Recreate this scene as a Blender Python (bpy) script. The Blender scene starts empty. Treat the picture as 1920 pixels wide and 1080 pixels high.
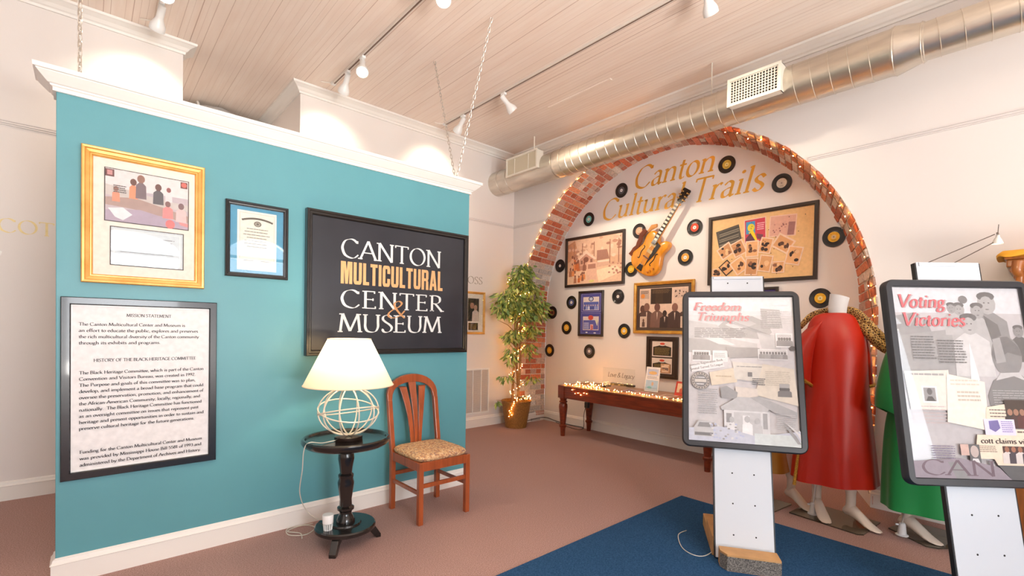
import bpy, bmesh, math, random
from mathutils import Vector, Matrix
PI = math.pi
R = math.radians
SC = bpy.context.scene
COL = SC.collection
random.seed(7)

# ------------------------------------------------------------------ camera
EXPOSURE = 0.2
DAY = (98.0, 12.0)
CEIL_FILL = (430.0, 520.0)
LAMP_W = 11.0
SPOT_W = 100.0
FAIRY = 330.0
cam_data = bpy.data.cameras.new('camera')
cam = bpy.data.objects.new('camera', cam_data)
COL.objects.link(cam)
cam_data.sensor_width = 36.0
cam_data.lens = 36.0 * 893.234 / 1920.0
cam_data.shift_y = (630.768 - 540.0) / 1920.0
cam_data.clip_start = 0.05
_yaw, _pit, _rol = R(48.2488), R(-0.890086), R(0.980295)
_F = Vector((math.cos(_pit) * math.cos(_yaw), math.cos(_pit) * math.sin(_yaw), math.sin(_pit)))
_r = Vector((math.sin(_yaw), -math.cos(_yaw), 0))
_u = _r.cross(_F)
_r2 = _r * math.cos(_rol) + _u * math.sin(_rol)
_u2 = -_r * math.sin(_rol) + _u * math.cos(_rol)
_m = Matrix.Identity(4)
for i in range(3):
    _m[i][0], _m[i][1], _m[i][2] = _r2[i], _u2[i], -_F[i]
_m[0][3], _m[1][3], _m[2][3] = 0.0, 0.0, 1.28
cam.matrix_world = _m
SC.camera = cam

# ------------------------------------------------------------------ world, daylight, exposure
w = bpy.data.worlds.new('sky')
SC.world = w
w.use_nodes = True
w.node_tree.nodes['Background'].inputs[0].default_value = (0.80, 0.90, 1.0, 1)
w.node_tree.nodes['Background'].inputs[1].default_value = 2.2
vs = SC.view_settings
vs.view_transform = 'Standard'
vs.look = 'None'
vs.exposure = EXPOSURE
vs.gamma = 1.0
vs.use_curve_mapping = False

def area(name, loc, rot, sx, sy, power, col):
    l = bpy.data.lights.new(name, 'AREA')
    l.shape = 'RECTANGLE'; l.size = sx; l.size_y = sy; l.energy = power; l.color = col
    o = bpy.data.objects.new(name, l); COL.objects.link(o)
    o.location = loc; o.rotation_euler = rot
    return o

# daylight coming in through the shop windows behind the camera (front wall at y = -2.6)
FY = -2.6
WINDOWS = [(-0.25, 1.10, 0.5, 2.3, 2.6), (1.68, 2.68, 0.5, 2.4, 2.72)]
for i, (x0, x1, z0, zs, zt) in enumerate(WINDOWS):
    area('daylight', ((x0 + x1) / 2, FY - 0.16, (z0 + zt) / 2), (R(90), 0, R(0)), x1 - x0, zt - z0, DAY[i] * (x1 - x0), (0.93, 0.96, 1.0))
# fill lights added low outside the windows, aimed up to brighten the ceiling
for i, (x0, x1, z0, zs, zt) in enumerate(WINDOWS):
    area('ceiling_fill', ((x0 + x1) / 2, FY - 1.3, 0.05), (R(135), 0, 0), x1 - x0 + .3, 1.6, CEIL_FILL[i] * (x1 - x0), (1.0, 0.93, 0.85))
# unseen fill light added round the corner to brighten the passage behind the wall
area('passage_fill', (-.3, 5.65, 3.6), (0, 0, 0), .6, .6, 26.0, (1.0, .86, .72))

# ------------------------------------------------------------------ helpers
def lin(c):
    o = []
    for x in c[:3]:
        x = x / 255.0
        o.append(x / 12.92 if x <= 0.04045 else ((x + 0.055) / 1.055) ** 2.4)
    return (o[0], o[1], o[2], 1.0)

def nd(nt, t, **kw):
    n = nt.nodes.new(t)
    for k, v in kw.items():
        setattr(n, k, v)
    return n

def M(name, col, rough=0.5, metal=0.0, var=0.0, vscale=8.0, bump=0.0, bscale=60.0, coat=0.0, spec=0.5, stretch=None, col2=None, detail=3.0):
    """principled material with procedural colour variation and bump"""
    m = bpy.data.materials.new(name); m.use_nodes = True
    nt = m.node_tree; b = nt.nodes['Principled BSDF']
    c = lin(col)
    b.inputs['Base Color'].default_value = c
    b.inputs['Roughness'].default_value = rough
    b.inputs['Metallic'].default_value = metal
    b.inputs['Coat Weight'].default_value = coat
    b.inputs['Coat Roughness'].default_value = 0.05
    b.inputs['Specular IOR Level'].default_value = spec
    tc = nd(nt, 'ShaderNodeTexCoord')
    src = tc.outputs['Object']
    if stretch:
        mp = nd(nt, 'ShaderNodeMapping'); mp.inputs['Scale'].default_value = stretch
        nt.links.new(src, mp.inputs[0]); src = mp.outputs[0]
    if var > 0 or col2:
        n = nd(nt, 'ShaderNodeTexNoise'); n.inputs['Scale'].default_value = vscale; n.inputs['Detail'].default_value = detail
        nt.links.new(src, n.inputs['Vector'])
        rp = nd(nt, 'ShaderNodeValToRGB')
        rp.color_ramp.elements[0].position = 0.3; rp.color_ramp.elements[1].position = 0.7
        a = lin(col2) if col2 else tuple(x * (1 - var) for x in c[:3]) + (1,)
        d = c if col2 else tuple(min(1, x * (1 + var)) for x in c[:3]) + (1,)
        rp.color_ramp.elements[0].color = a; rp.color_ramp.elements[1].color = d
        nt.links.new(n.outputs['Fac'], rp.inputs[0]); nt.links.new(rp.outputs[0], b.inputs['Base Color'])
    if bump > 0:
        n2 = nd(nt, 'ShaderNodeTexNoise'); n2.inputs['Scale'].default_value = bscale; n2.inputs['Detail'].default_value = 4
        nt.links.new(src, n2.inputs['Vector'])
        bp = nd(nt, 'ShaderNodeBump'); bp.inputs['Strength'].default_value = bump; bp.inputs['Distance'].default_value = 0.01
        nt.links.new(n2.outputs['Fac'], bp.inputs['Height']); nt.links.new(bp.outputs[0], b.inputs['Normal'])
    return m

def M_emit(name, col, strength):
    m = bpy.data.materials.new(name); m.use_nodes = True
    b = m.node_tree.nodes['Principled BSDF']
    b.inputs['Base Color'].default_value = (0.8, 0.8, 0.8, 1)
    b.inputs['Emission Color'].default_value = lin(col)
    b.inputs['Emission Strength'].default_value = strength
    return m

def M_ink(name, rough=0.6, coat=0.0, noise=0.06, nscale=40.0):
    """printed or painted colours carried by the mesh (attribute 'ink')"""
    m = bpy.data.materials.new(name); m.use_nodes = True
    nt = m.node_tree; b = nt.nodes['Principled BSDF']
    at = nd(nt, 'ShaderNodeAttribute'); at.attribute_name = 'ink'
    tc = nd(nt, 'ShaderNodeTexCoord')
    n = nd(nt, 'ShaderNodeTexNoise'); n.inputs['Scale'].default_value = nscale; n.inputs['Detail'].default_value = 4
    nt.links.new(tc.outputs['Object'], n.inputs['Vector'])
    mr = nd(nt, 'ShaderNodeMapRange'); mr.inputs[1].default_value = 0.3; mr.inputs[2].default_value = 0.7
    mr.inputs[3].default_value = 1 - noise; mr.inputs[4].default_value = 1 + noise
    nt.links.new(n.outputs['Fac'], mr.inputs[0])
    vm = nd(nt, 'ShaderNodeVectorMath', operation='SCALE')
    nt.links.new(at.outputs['Color'], vm.inputs[0]); nt.links.new(mr.outputs[0], vm.inputs['Scale'])
    nt.links.new(vm.outputs[0], b.inputs['Base Color'])
    b.inputs['Roughness'].default_value = rough
    b.inputs['Coat Weight'].default_value = coat
    b.inputs['Coat Roughness'].default_value = 0.03
    return m

def M_glass(name, tint=(1, 1, 1), refl=1.0, ior=1.5):
    """thin clear pane: see-through with fresnel reflections"""
    m = bpy.data.materials.new(name); m.use_nodes = True
    nt = m.node_tree; nt.nodes.clear()
    o = nd(nt, 'ShaderNodeOutputMaterial'); mx = nd(nt, 'ShaderNodeMixShader')
    tr = nd(nt, 'ShaderNodeBsdfTransparent'); gl = nd(nt, 'ShaderNodeBsdfGlossy')
    tr.inputs[0].default_value = (tint[0], tint[1], tint[2], 1)
    gl.inputs['Roughness'].default_value = 0.02
    fr = nd(nt, 'ShaderNodeLayerWeight'); fr.inputs['Blend'].default_value = 0.5
    pw_ = nd(nt, 'ShaderNodeMath', operation='POWER'); pw_.inputs[1].default_value = 5.0
    mu = nd(nt, 'ShaderNodeMath', operation='MULTIPLY_ADD'); mu.inputs[1].default_value = 0.9 * refl; mu.inputs[2].default_value = 0.07 * refl
    nt.links.new(fr.outputs['Facing'], pw_.inputs[0]); nt.links.new(pw_.outputs[0], mu.inputs[0]); nt.links.new(mu.outputs[0], mx.inputs[0])
    nt.links.new(tr.outputs[0], mx.inputs[1]); nt.links.new(gl.outputs[0], mx.inputs[2])
    nt.links.new(mx.outputs[0], o.inputs[0])
    return m

class MB:
    """collects shapes into one mesh"""
    def __init__(s):
        s.v = []; s.f = []; s.mi = []; s.ink = []; s.TM = Matrix.Identity(4); s.cur = 0; s.c = (1, 1, 1, 1); s.has_ink = False
    def add(s, vs_, fs, col=None):
        n = len(s.v)
        for p in vs_:
            s.v.append(tuple(s.TM @ Vector(p)))
        if col is not None:
            s.c = col; s.has_ink = True
        for f in fs:
            s.f.append(tuple(n + i for i in f)); s.mi.append(s.cur); s.ink.append(s.c)
    def box(s, x0, x1, y0, y1, z0, z1, col=None):
        v = [(x0, y0, z0), (x1, y0, z0), (x1, y1, z0), (x0, y1, z0), (x0, y0, z1), (x1, y0, z1), (x1, y1, z1), (x0, y1, z1)]
        s.add(v, [(0, 3, 2, 1), (4, 5, 6, 7), (0, 1, 5, 4), (1, 2, 6, 5), (2, 3, 7, 6), (3, 0, 4, 7)], col)
    def hexa(s, v, col=None):
        s.add(v, [(0, 3, 2, 1), (4, 5, 6, 7), (0, 1, 5, 4), (1, 2, 6, 5), (2, 3, 7, 6), (3, 0, 4, 7)], col)
    def loft(s, rings, cap0=True, cap1=True, closed=True, col=None):
        n = len(rings[0]); v = [p for r_ in rings for p in r_]; f = []
        for i in range(len(rings) - 1):
            for j in range(n if closed else n - 1):
                k = (j + 1) % n
                f.append((i * n + j, i * n + k, (i + 1) * n + k, (i + 1) * n + j))
        if cap0: f.append(tuple(reversed(range(n))))
        if cap1: f.append(tuple((len(rings) - 1) * n + j for j in range(n)))
        s.add(v, f, col)
    def lathe(s, prof, c=(0, 0, 0), seg=32, cap0=True, cap1=True, col=None):
        rings = []
        for r_, z in prof:
            rings.append([(c[0] + r_ * math.cos(2 * PI * j / seg), c[1] + r_ * math.sin(2 * PI * j / seg), c[2] + z) for j in range(seg)])
        s.loft(rings, cap0, cap1, True, col)
    def tube(s, pts, rad, seg=10, cap=True, closed=False, flat=1.0, col=None):
        """tube through pts; rad a number or list; flat squashes the second axis"""
        P = [Vector(p) for p in pts]; n = len(P)
        rad = [rad] * n if not isinstance(rad, (list, tuple)) else rad
        T0 = None; rings = []; nrm = None
        for i in range(n):
            if closed:
                t = P[(i + 1) % n] - P[i - 1]
            else:
                t = P[min(i + 1, n - 1)] - P[max(i - 1, 0)]
            if t.length < 1e-9: t = Vector((0, 0, 1))
            t.normalize()
            if nrm is None:
                a = Vector((0, 0, 1)) if abs(t.z) < 0.9 else Vector((1, 0, 0))
                nrm = (a - t * a.dot(t)).normalized()
            else:
                nrm = nrm - t * nrm.dot(t)
                if nrm.length < 1e-6:
                    nrm = t.orthogonal()
                nrm.normalize()
            b = t.cross(nrm)
            rings.append([tuple(P[i] + nrm * (rad[i] * math.cos(2 * PI * j / seg)) + b * (rad[i] * flat * math.sin(2 * PI * j / seg))) for j in range(seg)])
        if closed:
            rings.append(rings[0]); cap = False
        s.loft(rings, cap, cap, True, col)
    def cyl(s, a, b, r0, r1=None, seg=16, col=None):
        s.tube([a, b], [r0, r0 if r1 is None else r1], seg, True, False, 1.0, col)
    def sweep_rect(s, W, H, prof, z0=0.0, xc=0.0, col=None):
        """mitred frame: prof = [(inset, height towards viewer (-y))]"""
        rings = []
        for ins, h in prof:
            a = W / 2 - ins
            rings.append([(xc - a, -h, z0 + ins), (xc + a, -h, z0 + ins), (xc + a, -h, z0 + H - ins), (xc - a, -h, z0 + H - ins)])
        s.loft(rings, False, False, True, col)
    def build(s, name, mats, parent=None, smooth=False, bevel=0.0, sub=0, bseg=2):
        me = bpy.data.meshes.new(name)
        me.from_pydata(s.v, [], s.f)
        mats = mats if isinstance(mats, (list, tuple)) else [mats]
        for m in mats: me.materials.append(m)
        for p, i in zip(me.polygons, s.mi):
            p.material_index = i
            p.use_smooth = smooth
        if s.has_ink:
            a = me.color_attributes.new('ink', 'FLOAT_COLOR', 'CORNER')
            for p, c in zip(me.polygons, s.ink):
                for li in p.loop_indices:
                    a.data[li].color = c
        me.update()
        o = bpy.data.objects.new(name, me); COL.objects.link(o)
        if parent: o.parent = parent
        if bevel > 0:
            bv = o.modifiers.new('bevel', 'BEVEL'); bv.width = bevel; bv.segments = bseg; bv.limit_method = 'ANGLE'; bv.angle_limit = R(40)
        if sub:
            sd = o.modifiers.new('sub', 'SUBSURF'); sd.levels = sub; sd.render_levels = sub
        if smooth and not sub:
            for e in me.polygons: pass
            try:
                me.set_sharp_from_angle(angle=R(42))
            except Exception:
                pass
        return o

def thing(name, label, cat, loc=(0, 0, 0), rz=0.0, group=None):
    o = bpy.data.objects.new(name, None); COL.objects.link(o)
    o.empty_display_size = 0.05
    o.location = loc; o.rotation_euler = (0, 0, rz)
    o['label'] = label; o['category'] = cat
    if group: o['group'] = group
    return o

def tag(o, label, cat, group=None):
    o['label'] = label; o['category'] = cat
    if group: o['group'] = group
    return o

def struct(o):
    o['kind'] = 'structure'
    return o

def copy_child(ch, parent, name=None):
    c = ch.copy(); COL.objects.link(c); c.parent = parent
    for g in ch.children:
        d = g.copy(); COL.objects.link(d); d.parent = c
    return c

# ------------------------------------------------------------------ lettering (pen-stroke alphabet)
G = {
'A': (.76, "L .03 0 .38 1|L .38 1 .73 0|L .16 .36 .6 .36|S .03 0|S .73 0"),
'B': (.62, "L .13 0 .13 1|C .13 .99 .34 .98 .47 .88 .46 .64 .33 .54 .13 .53|C .13 .53 .38 .52 .54 .4 .54 .17 .38 .02 .13 .01|S .1 0|S .1 1"),
'C': (.8, "C .7 .82 .56 .96 .4 .99 .19 .88 .08 .62 .08 .4 .18 .14 .4 .01 .58 .03 .74 .2|V .71 .86"),
'D': (.82, "L .13 0 .13 1|C .13 .99 .4 .98 .62 .86 .73 .6 .73 .4 .62 .14 .4 .02 .13 .01|S .1 0|S .1 1"),
'E': (.6, "L .13 0 .13 1|L .13 .98 .5 .98|L .13 .52 .44 .52|L .13 .02 .54 .02|S .1 0|S .1 1|V .5 .93|V .54 .07|V .44 .52"),
'F': (.56, "L .13 0 .13 1|L .13 .98 .5 .98|L .13 .52 .42 .52|S .13 0|S .1 1|V .5 .93|V .42 .52"),
'G': (.84, "C .7 .82 .56 .96 .4 .99 .19 .88 .08 .62 .08 .4 .18 .14 .4 .01 .58 .02 .73 .1|L .72 .06 .72 .42|S .7 .42|V .71 .86"),
'H': (.82, "L .13 0 .13 1|L .69 0 .69 1|L .13 .52 .69 .52|S .13 0|S .13 1|S .69 0|S .69 1"),
'I': (.3, "L .15 0 .15 1|S .15 0|S .15 1"),
'J': (.34, "C .2 1 .2 .6 .2 .15 .1 -.08 -.04 -.12|S .2 1"),
'K': (.74, "L .13 0 .13 1|L .13 .48 .6 1|L .26 .6 .7 0|S .13 0|S .13 1|S .6 1|S .7 0"),
'L': (.56, "L .13 0 .13 1|L .13 .02 .5 .02|S .13 1|S .1 0|V .5 .07"),
'M': (.96, "L .08 0 .17 1|L .17 1 .47 .06|L .47 .06 .78 1|L .78 1 .87 0|S .08 0|S .87 0|S .14 1|S .81 1"),
'N': (.84, "L .13 0 .13 1|L .13 1 .71 0|L .71 0 .71 1|S .13 0|S .1 1|S .71 1"),
'O': (.88, "O .44 .5 .36 .49"),
'P': (.6, "L .13 0 .13 1|C .13 .99 .36 .98 .51 .87 .51 .63 .36 .5 .13 .49|S .13 0|S .1 1"),
'Q': (.88, "O .44 .5 .36 .49|L .5 .05 .85 -.2"),
'R': (.68, "L .13 0 .13 1|C .13 .99 .36 .98 .51 .87 .51 .63 .36 .5 .13 .49|L .3 .48 .64 0|S .13 0|S .1 1|S .64 0"),
'S': (.56, "C .46 .84 .38 .96 .25 .99 .11 .9 .09 .74 .2 .6 .37 .46 .48 .29 .43 .1 .27 .01 .13 .04 .07 .17|V .46 .87|V .07 .14"),
'T': (.72, "L .36 0 .36 1|L .05 .98 .67 .98|S .36 0|V .05 .93|V .67 .93"),
'U': (.8, "C .13 1 .13 .6 .13 .3 .21 .08 .4 .01 .58 .07 .67 .3 .67 .6 .67 1|S .13 1|S .67 1"),
'V': (.76, "L .04 1 .38 0|L .38 0 .72 1|S .04 1|S .72 1"),
'W': (1.1, "L .04 1 .3 0|L .3 0 .54 1|L .54 1 .8 0|L .8 0 1.06 1|S .04 1|S 1.06 1"),
'X': (.74, "L .06 1 .68 0|L .06 0 .68 1|S .06 0|S .06 1|S .68 0|S .68 1"),
'Y': (.7, "L .05 1 .35 .48|L .65 1 .35 .48|L .35 .48 .35 0|S .05 1|S .65 1|S .35 0"),
'Z': (.66, "L .06 .98 .6 .98|L .6 .98 .06 .02|L .06 .02 .62 .02"),
'a': (.5, "C .08 .48 .2 .6 .33 .55 .36 .42 .36 .1 .41 .01 .48 .07|C .36 .36 .2 .32 .08 .22 .1 .04 .22 .01 .36 .13"),
'b': (.56, "L .12 0 .12 1.02|C .12 .45 .28 .6 .45 .5 .49 .3 .44 .08 .28 .01 .12 .1|s .08 1"),
'c': (.46, "C .41 .48 .32 .59 .2 .58 .08 .42 .08 .2 .18 .03 .3 .01 .43 .12"),
'd': (.56, "L .44 0 .44 1.02|C .44 .48 .3 .6 .13 .52 .07 .3 .12 .08 .27 .01 .44 .14|s .4 1|s .5 0"),
'e': (.48, "L .09 .34 .42 .34|C .42 .34 .4 .52 .27 .6 .14 .54 .07 .34 .1 .12 .22 .01 .34 .02 .43 .14"),
'f': (.32, "C .36 .95 .28 1.03 .18 .96 .15 .8 .15 0|L .03 .58 .3 .58|S .15 0"),
'g': (.52, "O .22 .38 .15 .2|C .12 .22 .08 .1 .2 .05 .38 .03 .44 -.1 .36 -.28 .16 -.3 .05 -.2 .1 -.06 .2 0|L .34 .54 .48 .6"),
'h': (.6, "L .12 0 .12 1.02|C .12 .42 .26 .58 .4 .57 .46 .42 .46 0|S .12 0|S .46 0|s .08 1"),
'i': (.28, "L .14 0 .14 .6|S .14 0|D .14 .86 .07|s .1 .59"),
'j': (.26, "C .14 .6 .14 .2 .1 -.2 -.04 -.28|D .14 .86 .07|s .1 .59"),
'k': (.56, "L .12 0 .12 1.02|L .12 .28 .44 .6|L .24 .38 .52 0|S .12 0|S .44 .6|S .52 0"),
'l': (.28, "L .14 0 .14 1.02|S .14 0|s .1 1"),
'm': (.88, "L .12 0 .12 .6|C .12 .42 .24 .58 .37 .57 .43 .42 .43 0|C .43 .42 .55 .58 .68 .57 .75 .42 .75 0|S .12 0|S .43 0|S .75 0|s .08 .59"),
'n': (.6, "L .12 0 .12 .6|C .12 .42 .26 .58 .4 .57 .46 .42 .46 0|S .12 0|S .46 0|s .08 .59"),
'o': (.54, "O .27 .3 .2 .3"),
'p': (.56, "L .12 -.3 .12 .6|C .12 .45 .28 .6 .45 .5 .49 .3 .44 .08 .28 .01 .12 .1|S .12 -.3|s .08 .59"),
'q': (.56, "L .44 -.3 .44 .6|C .44 .48 .3 .6 .13 .52 .07 .3 .12 .08 .27 .01 .44 .14|S .44 -.3"),
'r': (.4, "L .12 0 .12 .6|C .12 .4 .22 .55 .3 .6 .37 .55|S .12 0|s .08 .59"),
's': (.42, "C .35 .49 .26 .59 .16 .59 .08 .49 .12 .38 .26 .28 .35 .17 .3 .04 .18 .01 .07 .11"),
't': (.34, "C .16 .78 .15 .4 .16 .1 .23 .01 .32 .06|L .03 .58 .3 .58"),
'u': (.6, "C .12 .6 .12 .3 .14 .08 .24 .01 .36 .05 .46 .2|L .46 .6 .46 0|s .08 .59|s .42 .59|s .5 0"),
'v': (.54, "L .04 .6 .27 0|L .27 0 .5 .6|S .04 .6|S .5 .6"),
'w': (.8, "L .04 .6 .22 0|L .22 0 .4 .6|L .4 .6 .58 0|L .58 0 .76 .6|S .04 .6|S .76 .6"),
'x': (.54, "L .06 .6 .48 0|L .06 0 .48 .6|S .06 .6|S .48 0"),
'y': (.54, "L .04 .6 .28 0|C .5 .6 .28 0 .18 -.24 .06 -.29|S .04 .6|S .5 .6"),
'z': (.48, "L .06 .58 .42 .58|L .42 .58 .06 .02|L .06 .02 .42 .02"),
'0': (.56, "O .28 .5 .2 .49"),
'1': (.4, "L .2 0 .2 1|L .2 1 .08 .86|S .2 0"),
'2': (.54, "C .08 .78 .18 .97 .36 .96 .45 .76 .34 .48 .08 .02|L .08 .02 .48 .02"),
'3': (.54, "C .08 .85 .24 .99 .42 .88 .4 .64 .22 .53|C .22 .53 .44 .48 .46 .2 .28 .02 .07 .12"),
'4': (.56, "L .38 0 .38 1|L .38 1 .06 .3|L .06 .3 .5 .3"),
'5': (.54, "L .14 .97 .44 .97|L .14 .97 .12 .56|C .12 .56 .3 .6 .46 .46 .44 .14 .26 .01 .07 .1"),
'6': (.54, "C .42 .94 .2 .8 .09 .45 .14 .1 .28 .01 .44 .12 .44 .42 .28 .55 .11 .4"),
'7': (.54, "L .08 .97 .48 .97|L .48 .97 .2 0"),
'8': (.54, "O .27 .76 .15 .22|O .27 .27 .19 .26"),
'9': (.54, "C .12 .06 .34 .2 .45 .55 .4 .9 .26 .99 .1 .88 .1 .58 .26 .45 .43 .6"),
'.': (.24, "D .12 .05 .07"), ',': (.24, "D .12 .05 .07|L .14 .02 .07 -.16"), '-': (.36, "L .06 .32 .3 .32"),
"'": (.2, "L .1 1 .08 .78"), ' ': (.3, ""), '!': (.3, "L .15 .3 .15 1|D .15 .06 .07"),
'&': (.8, "C .78 .02 .52 .28 .27 .62 .2 .85 .35 .98 .49 .86 .42 .66 .2 .46 .08 .25 .14 .06 .34 .01 .56 .14 .7 .44"),
}
def crom(P, n):
    o = []
    for i in range(len(P) - 1):
        p0 = P[i - 1] if i else P[0]; p1 = P[i]; p2 = P[i + 1]; p3 = P[i + 2] if i + 2 < len(P) else P[-1]
        for k in range(n):
            t = k / n
            o.append(tuple(0.5 * (2 * p1[a] + (p2[a] - p0[a]) * t + (2 * p0[a] - 5 * p1[a] + 4 * p2[a] - p3[a]) * t * t + (3 * p1[a] - p0[a] - 3 * p2[a] + p3[a]) * t ** 3) for a in range(len(p1))))
    o.append(tuple(P[-1]))
    return o

def text_polys(s, th=.12, k=.28, nib=22, shear=0.0, serif=True, track=0.0, res=4):
    """quads (x, z) with cap height 1, and the total advance"""
    out = []; x = 0.0; nb = R(nib)
    def stroke(P):
        n = len(P); L = []; Rr = []
        for i in range(n):
            a = P[max(i - 1, 0)]; b = P[min(i + 1, n - 1)]
            dx, dz = b[0] - a[0], b[1] - a[1]; l = math.hypot(dx, dz) or 1
            ang = math.atan2(dz, dx)
            w_ = th * (k + (1 - k) * abs(math.sin(ang - nb))) / 2
            L.append((P[i][0] - dz / l * w_, P[i][1] + dx / l * w_)); Rr.append((P[i][0] + dz / l * w_, P[i][1] - dx / l * w_))
        for i in range(n - 1):
            out.append([L[i], Rr[i], Rr[i + 1], L[i + 1]])
    for ch in s:
        adv, spec = G.get(ch, G[' '])
        n0 = len(out)
        for st in spec.split('|'):
            if not st: continue
            q = st.split(); kd = q[0]; v = [float(a) for a in q[1:]]
            if kd == 'L': stroke([(v[0], v[1]), (v[2], v[3])])
            elif kd == 'C': stroke(crom([(v[i], v[i + 1]) for i in range(0, len(v), 2)], res))
            elif kd == 'O':
                m = res * 6
                stroke([(v[0] + v[2] * math.cos(2 * PI * j / m + .3), v[1] + v[3] * math.sin(2 * PI * j / m + .3)) for j in range(m + 1)])
            elif kd == 'D':
                out.append([(v[0] + v[2] * math.cos(2 * PI * j / 8), v[1] + v[2] * math.sin(2 * PI * j / 8)) for j in range(8)])
            elif kd in 'SsV' and serif:
                t = .022 + th * .06; h = {'S': .1, 's': .055, 'V': .07}[kd]
                if kd == 'V': out.append([(v[0] - t, v[1] - h), (v[0] + t, v[1] - h), (v[0] + t, v[1] + h), (v[0] - t, v[1] + h)])
                else:
                    z = v[1] + (t if v[1] < .3 and v[1] > -.1 else -t)
                    out.append([(v[0] - h, z - t), (v[0] + h, z - t), (v[0] + h, z + t), (v[0] - h, z + t)])
        for i in range(n0, len(out)):
            out[i] = [(x + a + shear * b, b) for a, b in out[i]]
        x += adv + track
    return out, x - track

class Print(MB):
    """flat printed sheet, w x h, standing on z=0, centred on x; u to the right, v downwards, both 0..1"""
    def __init__(s, w_, h_, y=0.0, step=0.00004, z0=0.0, xc=0.0):
        super().__init__(); s.w = w_; s.h = h_; s.y = y; s.st = step; s.k = 0; s.z0 = z0; s.xc = xc
    def q(s, u, v): return (s.xc - s.w / 2 + u * s.w, s.z0 + s.h * (1 - v))
    def raw(s, P, col):
        s.k += 1
        y = s.y - s.k * s.st
        s.add([(a, y, b) for a, b in P], [tuple(range(len(P)))], lin(col))
    def P(s, pts, col): s.raw([s.q(*p) for p in pts], col)
    def B(s, u0, v0, u1, v1, col): s.P([(u0, v0), (u0, v1), (u1, v1), (u1, v0)], col)
    def Bo(s, u0, v0, u1, v1, col, edge, e=.006):
        s.B(u0 - e, v0 - e * s.w / s.h, u1 + e, v1 + e * s.w / s.h, edge); s.B(u0, v0, u1, v1, col)
    def RB(s, u, v, w_, h_, ang, col, border=None, bw=.1):
        """rotated rectangle, w_/h_ in metres"""
        cx, cz = s.q(u, v); ca, sa = math.cos(R(ang)), math.sin(R(ang))
        def f(W, H): return [(cx + ca * a * W / 2 - sa * b * H / 2, cz + sa * a * W / 2 + ca * b * H / 2) for a, b in ((-1, 1), (-1, -1), (1, -1), (1, 1))]
        if border: s.raw(f(w_, h_), border); s.raw(f(w_ * (1 - 2 * bw), h_ - 2 * bw * w_), col)
        else: s.raw(f(w_, h_), col)
    def E(s, u, v, ru, rv, col, n=16):
        s.P([(u + ru * math.cos(2 * PI * i / n), v - rv * math.sin(2 * PI * i / n)) for i in range(n)], col)
    def lines(s, u0, v0, u1, v1, n, col, fill=.45, rag=.12, gap=True):
        for i in range(n):
            a = v0 + (v1 - v0) * i / n; b = a + (v1 - v0) / n * fill
            u = u0; e = u1 - random.random() * rag * (u1 - u0)
            while u < e:
                l = (u1 - u0) * random.uniform(.08, .2) if gap else e - u
                s.B(u, a, min(u + l, e), b, col); u += l + (u1 - u0) * .018
    def person(s, u, v, h_, skin, cloth, asp=1.0, wide=.5):
        """bust with head: v is the foot of the figure, h_ its height in v; asp = w/h of sheet"""
        k = h_ / asp
        s.P([(u - wide * k * .5, v), (u + wide * k * .5, v), (u + wide * k * .46, v - h_ * .55), (u + wide * k * .15, v - h_ * .68), (u - wide * k * .15, v - h_ * .68), (u - wide * k * .46, v - h_ * .55)], cloth)
        s.E(u, v - h_ * .82, k * .13, h_ * .17, skin, 12)
    def T(s, txt, x0, x1, zb, cap, col, **kw):
        """text in metres from x0; x1 = right end (None keeps natural width)"""
        P, adv = text_polys(txt, **kw)
        sx = cap if x1 is None else (x1 - x0) / adv
        s.k += 1; y = s.y - s.k * s.st
        c = lin(col)
        for i, p in enumerate(P):
            yy = y - (i % 7) * s.st * .35
            s.add([(x0 + a * sx, yy, zb + b * cap) for a, b in p], [tuple(range(len(p)))], c)
        s.k += 3
    def TU(s, txt, u0, u1, v, capv, col, **kw):
        a = s.q(u0, v); b = s.q(u1, v) if u1 is not None else None
        s.T(txt, a[0], b[0] if b else None, a[1], capv * s.h, col, **kw)

# ------------------------------------------------------------------ materials of the room
m_wall = M('wall_paint', (232, 226, 222), .55, bump=.04, bscale=180)
m_trim = M('trim_paint', (240, 236, 230), .35)
m_white = M('white_enamel', (238, 238, 236), .35)
m_teal = M('teal_paint', (92, 156, 166), .42, var=.03, vscale=3, bump=.03, bscale=200)
m_black = M('black_lacquer', (22, 22, 24), .28, coat=.3)
m_dark = M('dark_gap', (30, 28, 27), .8)
m_ink = M_ink('printed_paper', .55)
m_ink_gloss = M_ink('printed_glossy', .35, coat=.4, noise=.05)
m_glass = M_glass('clear_glass')
m_acrylic = M_glass('clear_acrylic', (.97, .98, .98), 1.0, 1.45)
m_chrome = M('brushed_steel', (190, 190, 188), .3, 1.0)

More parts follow.
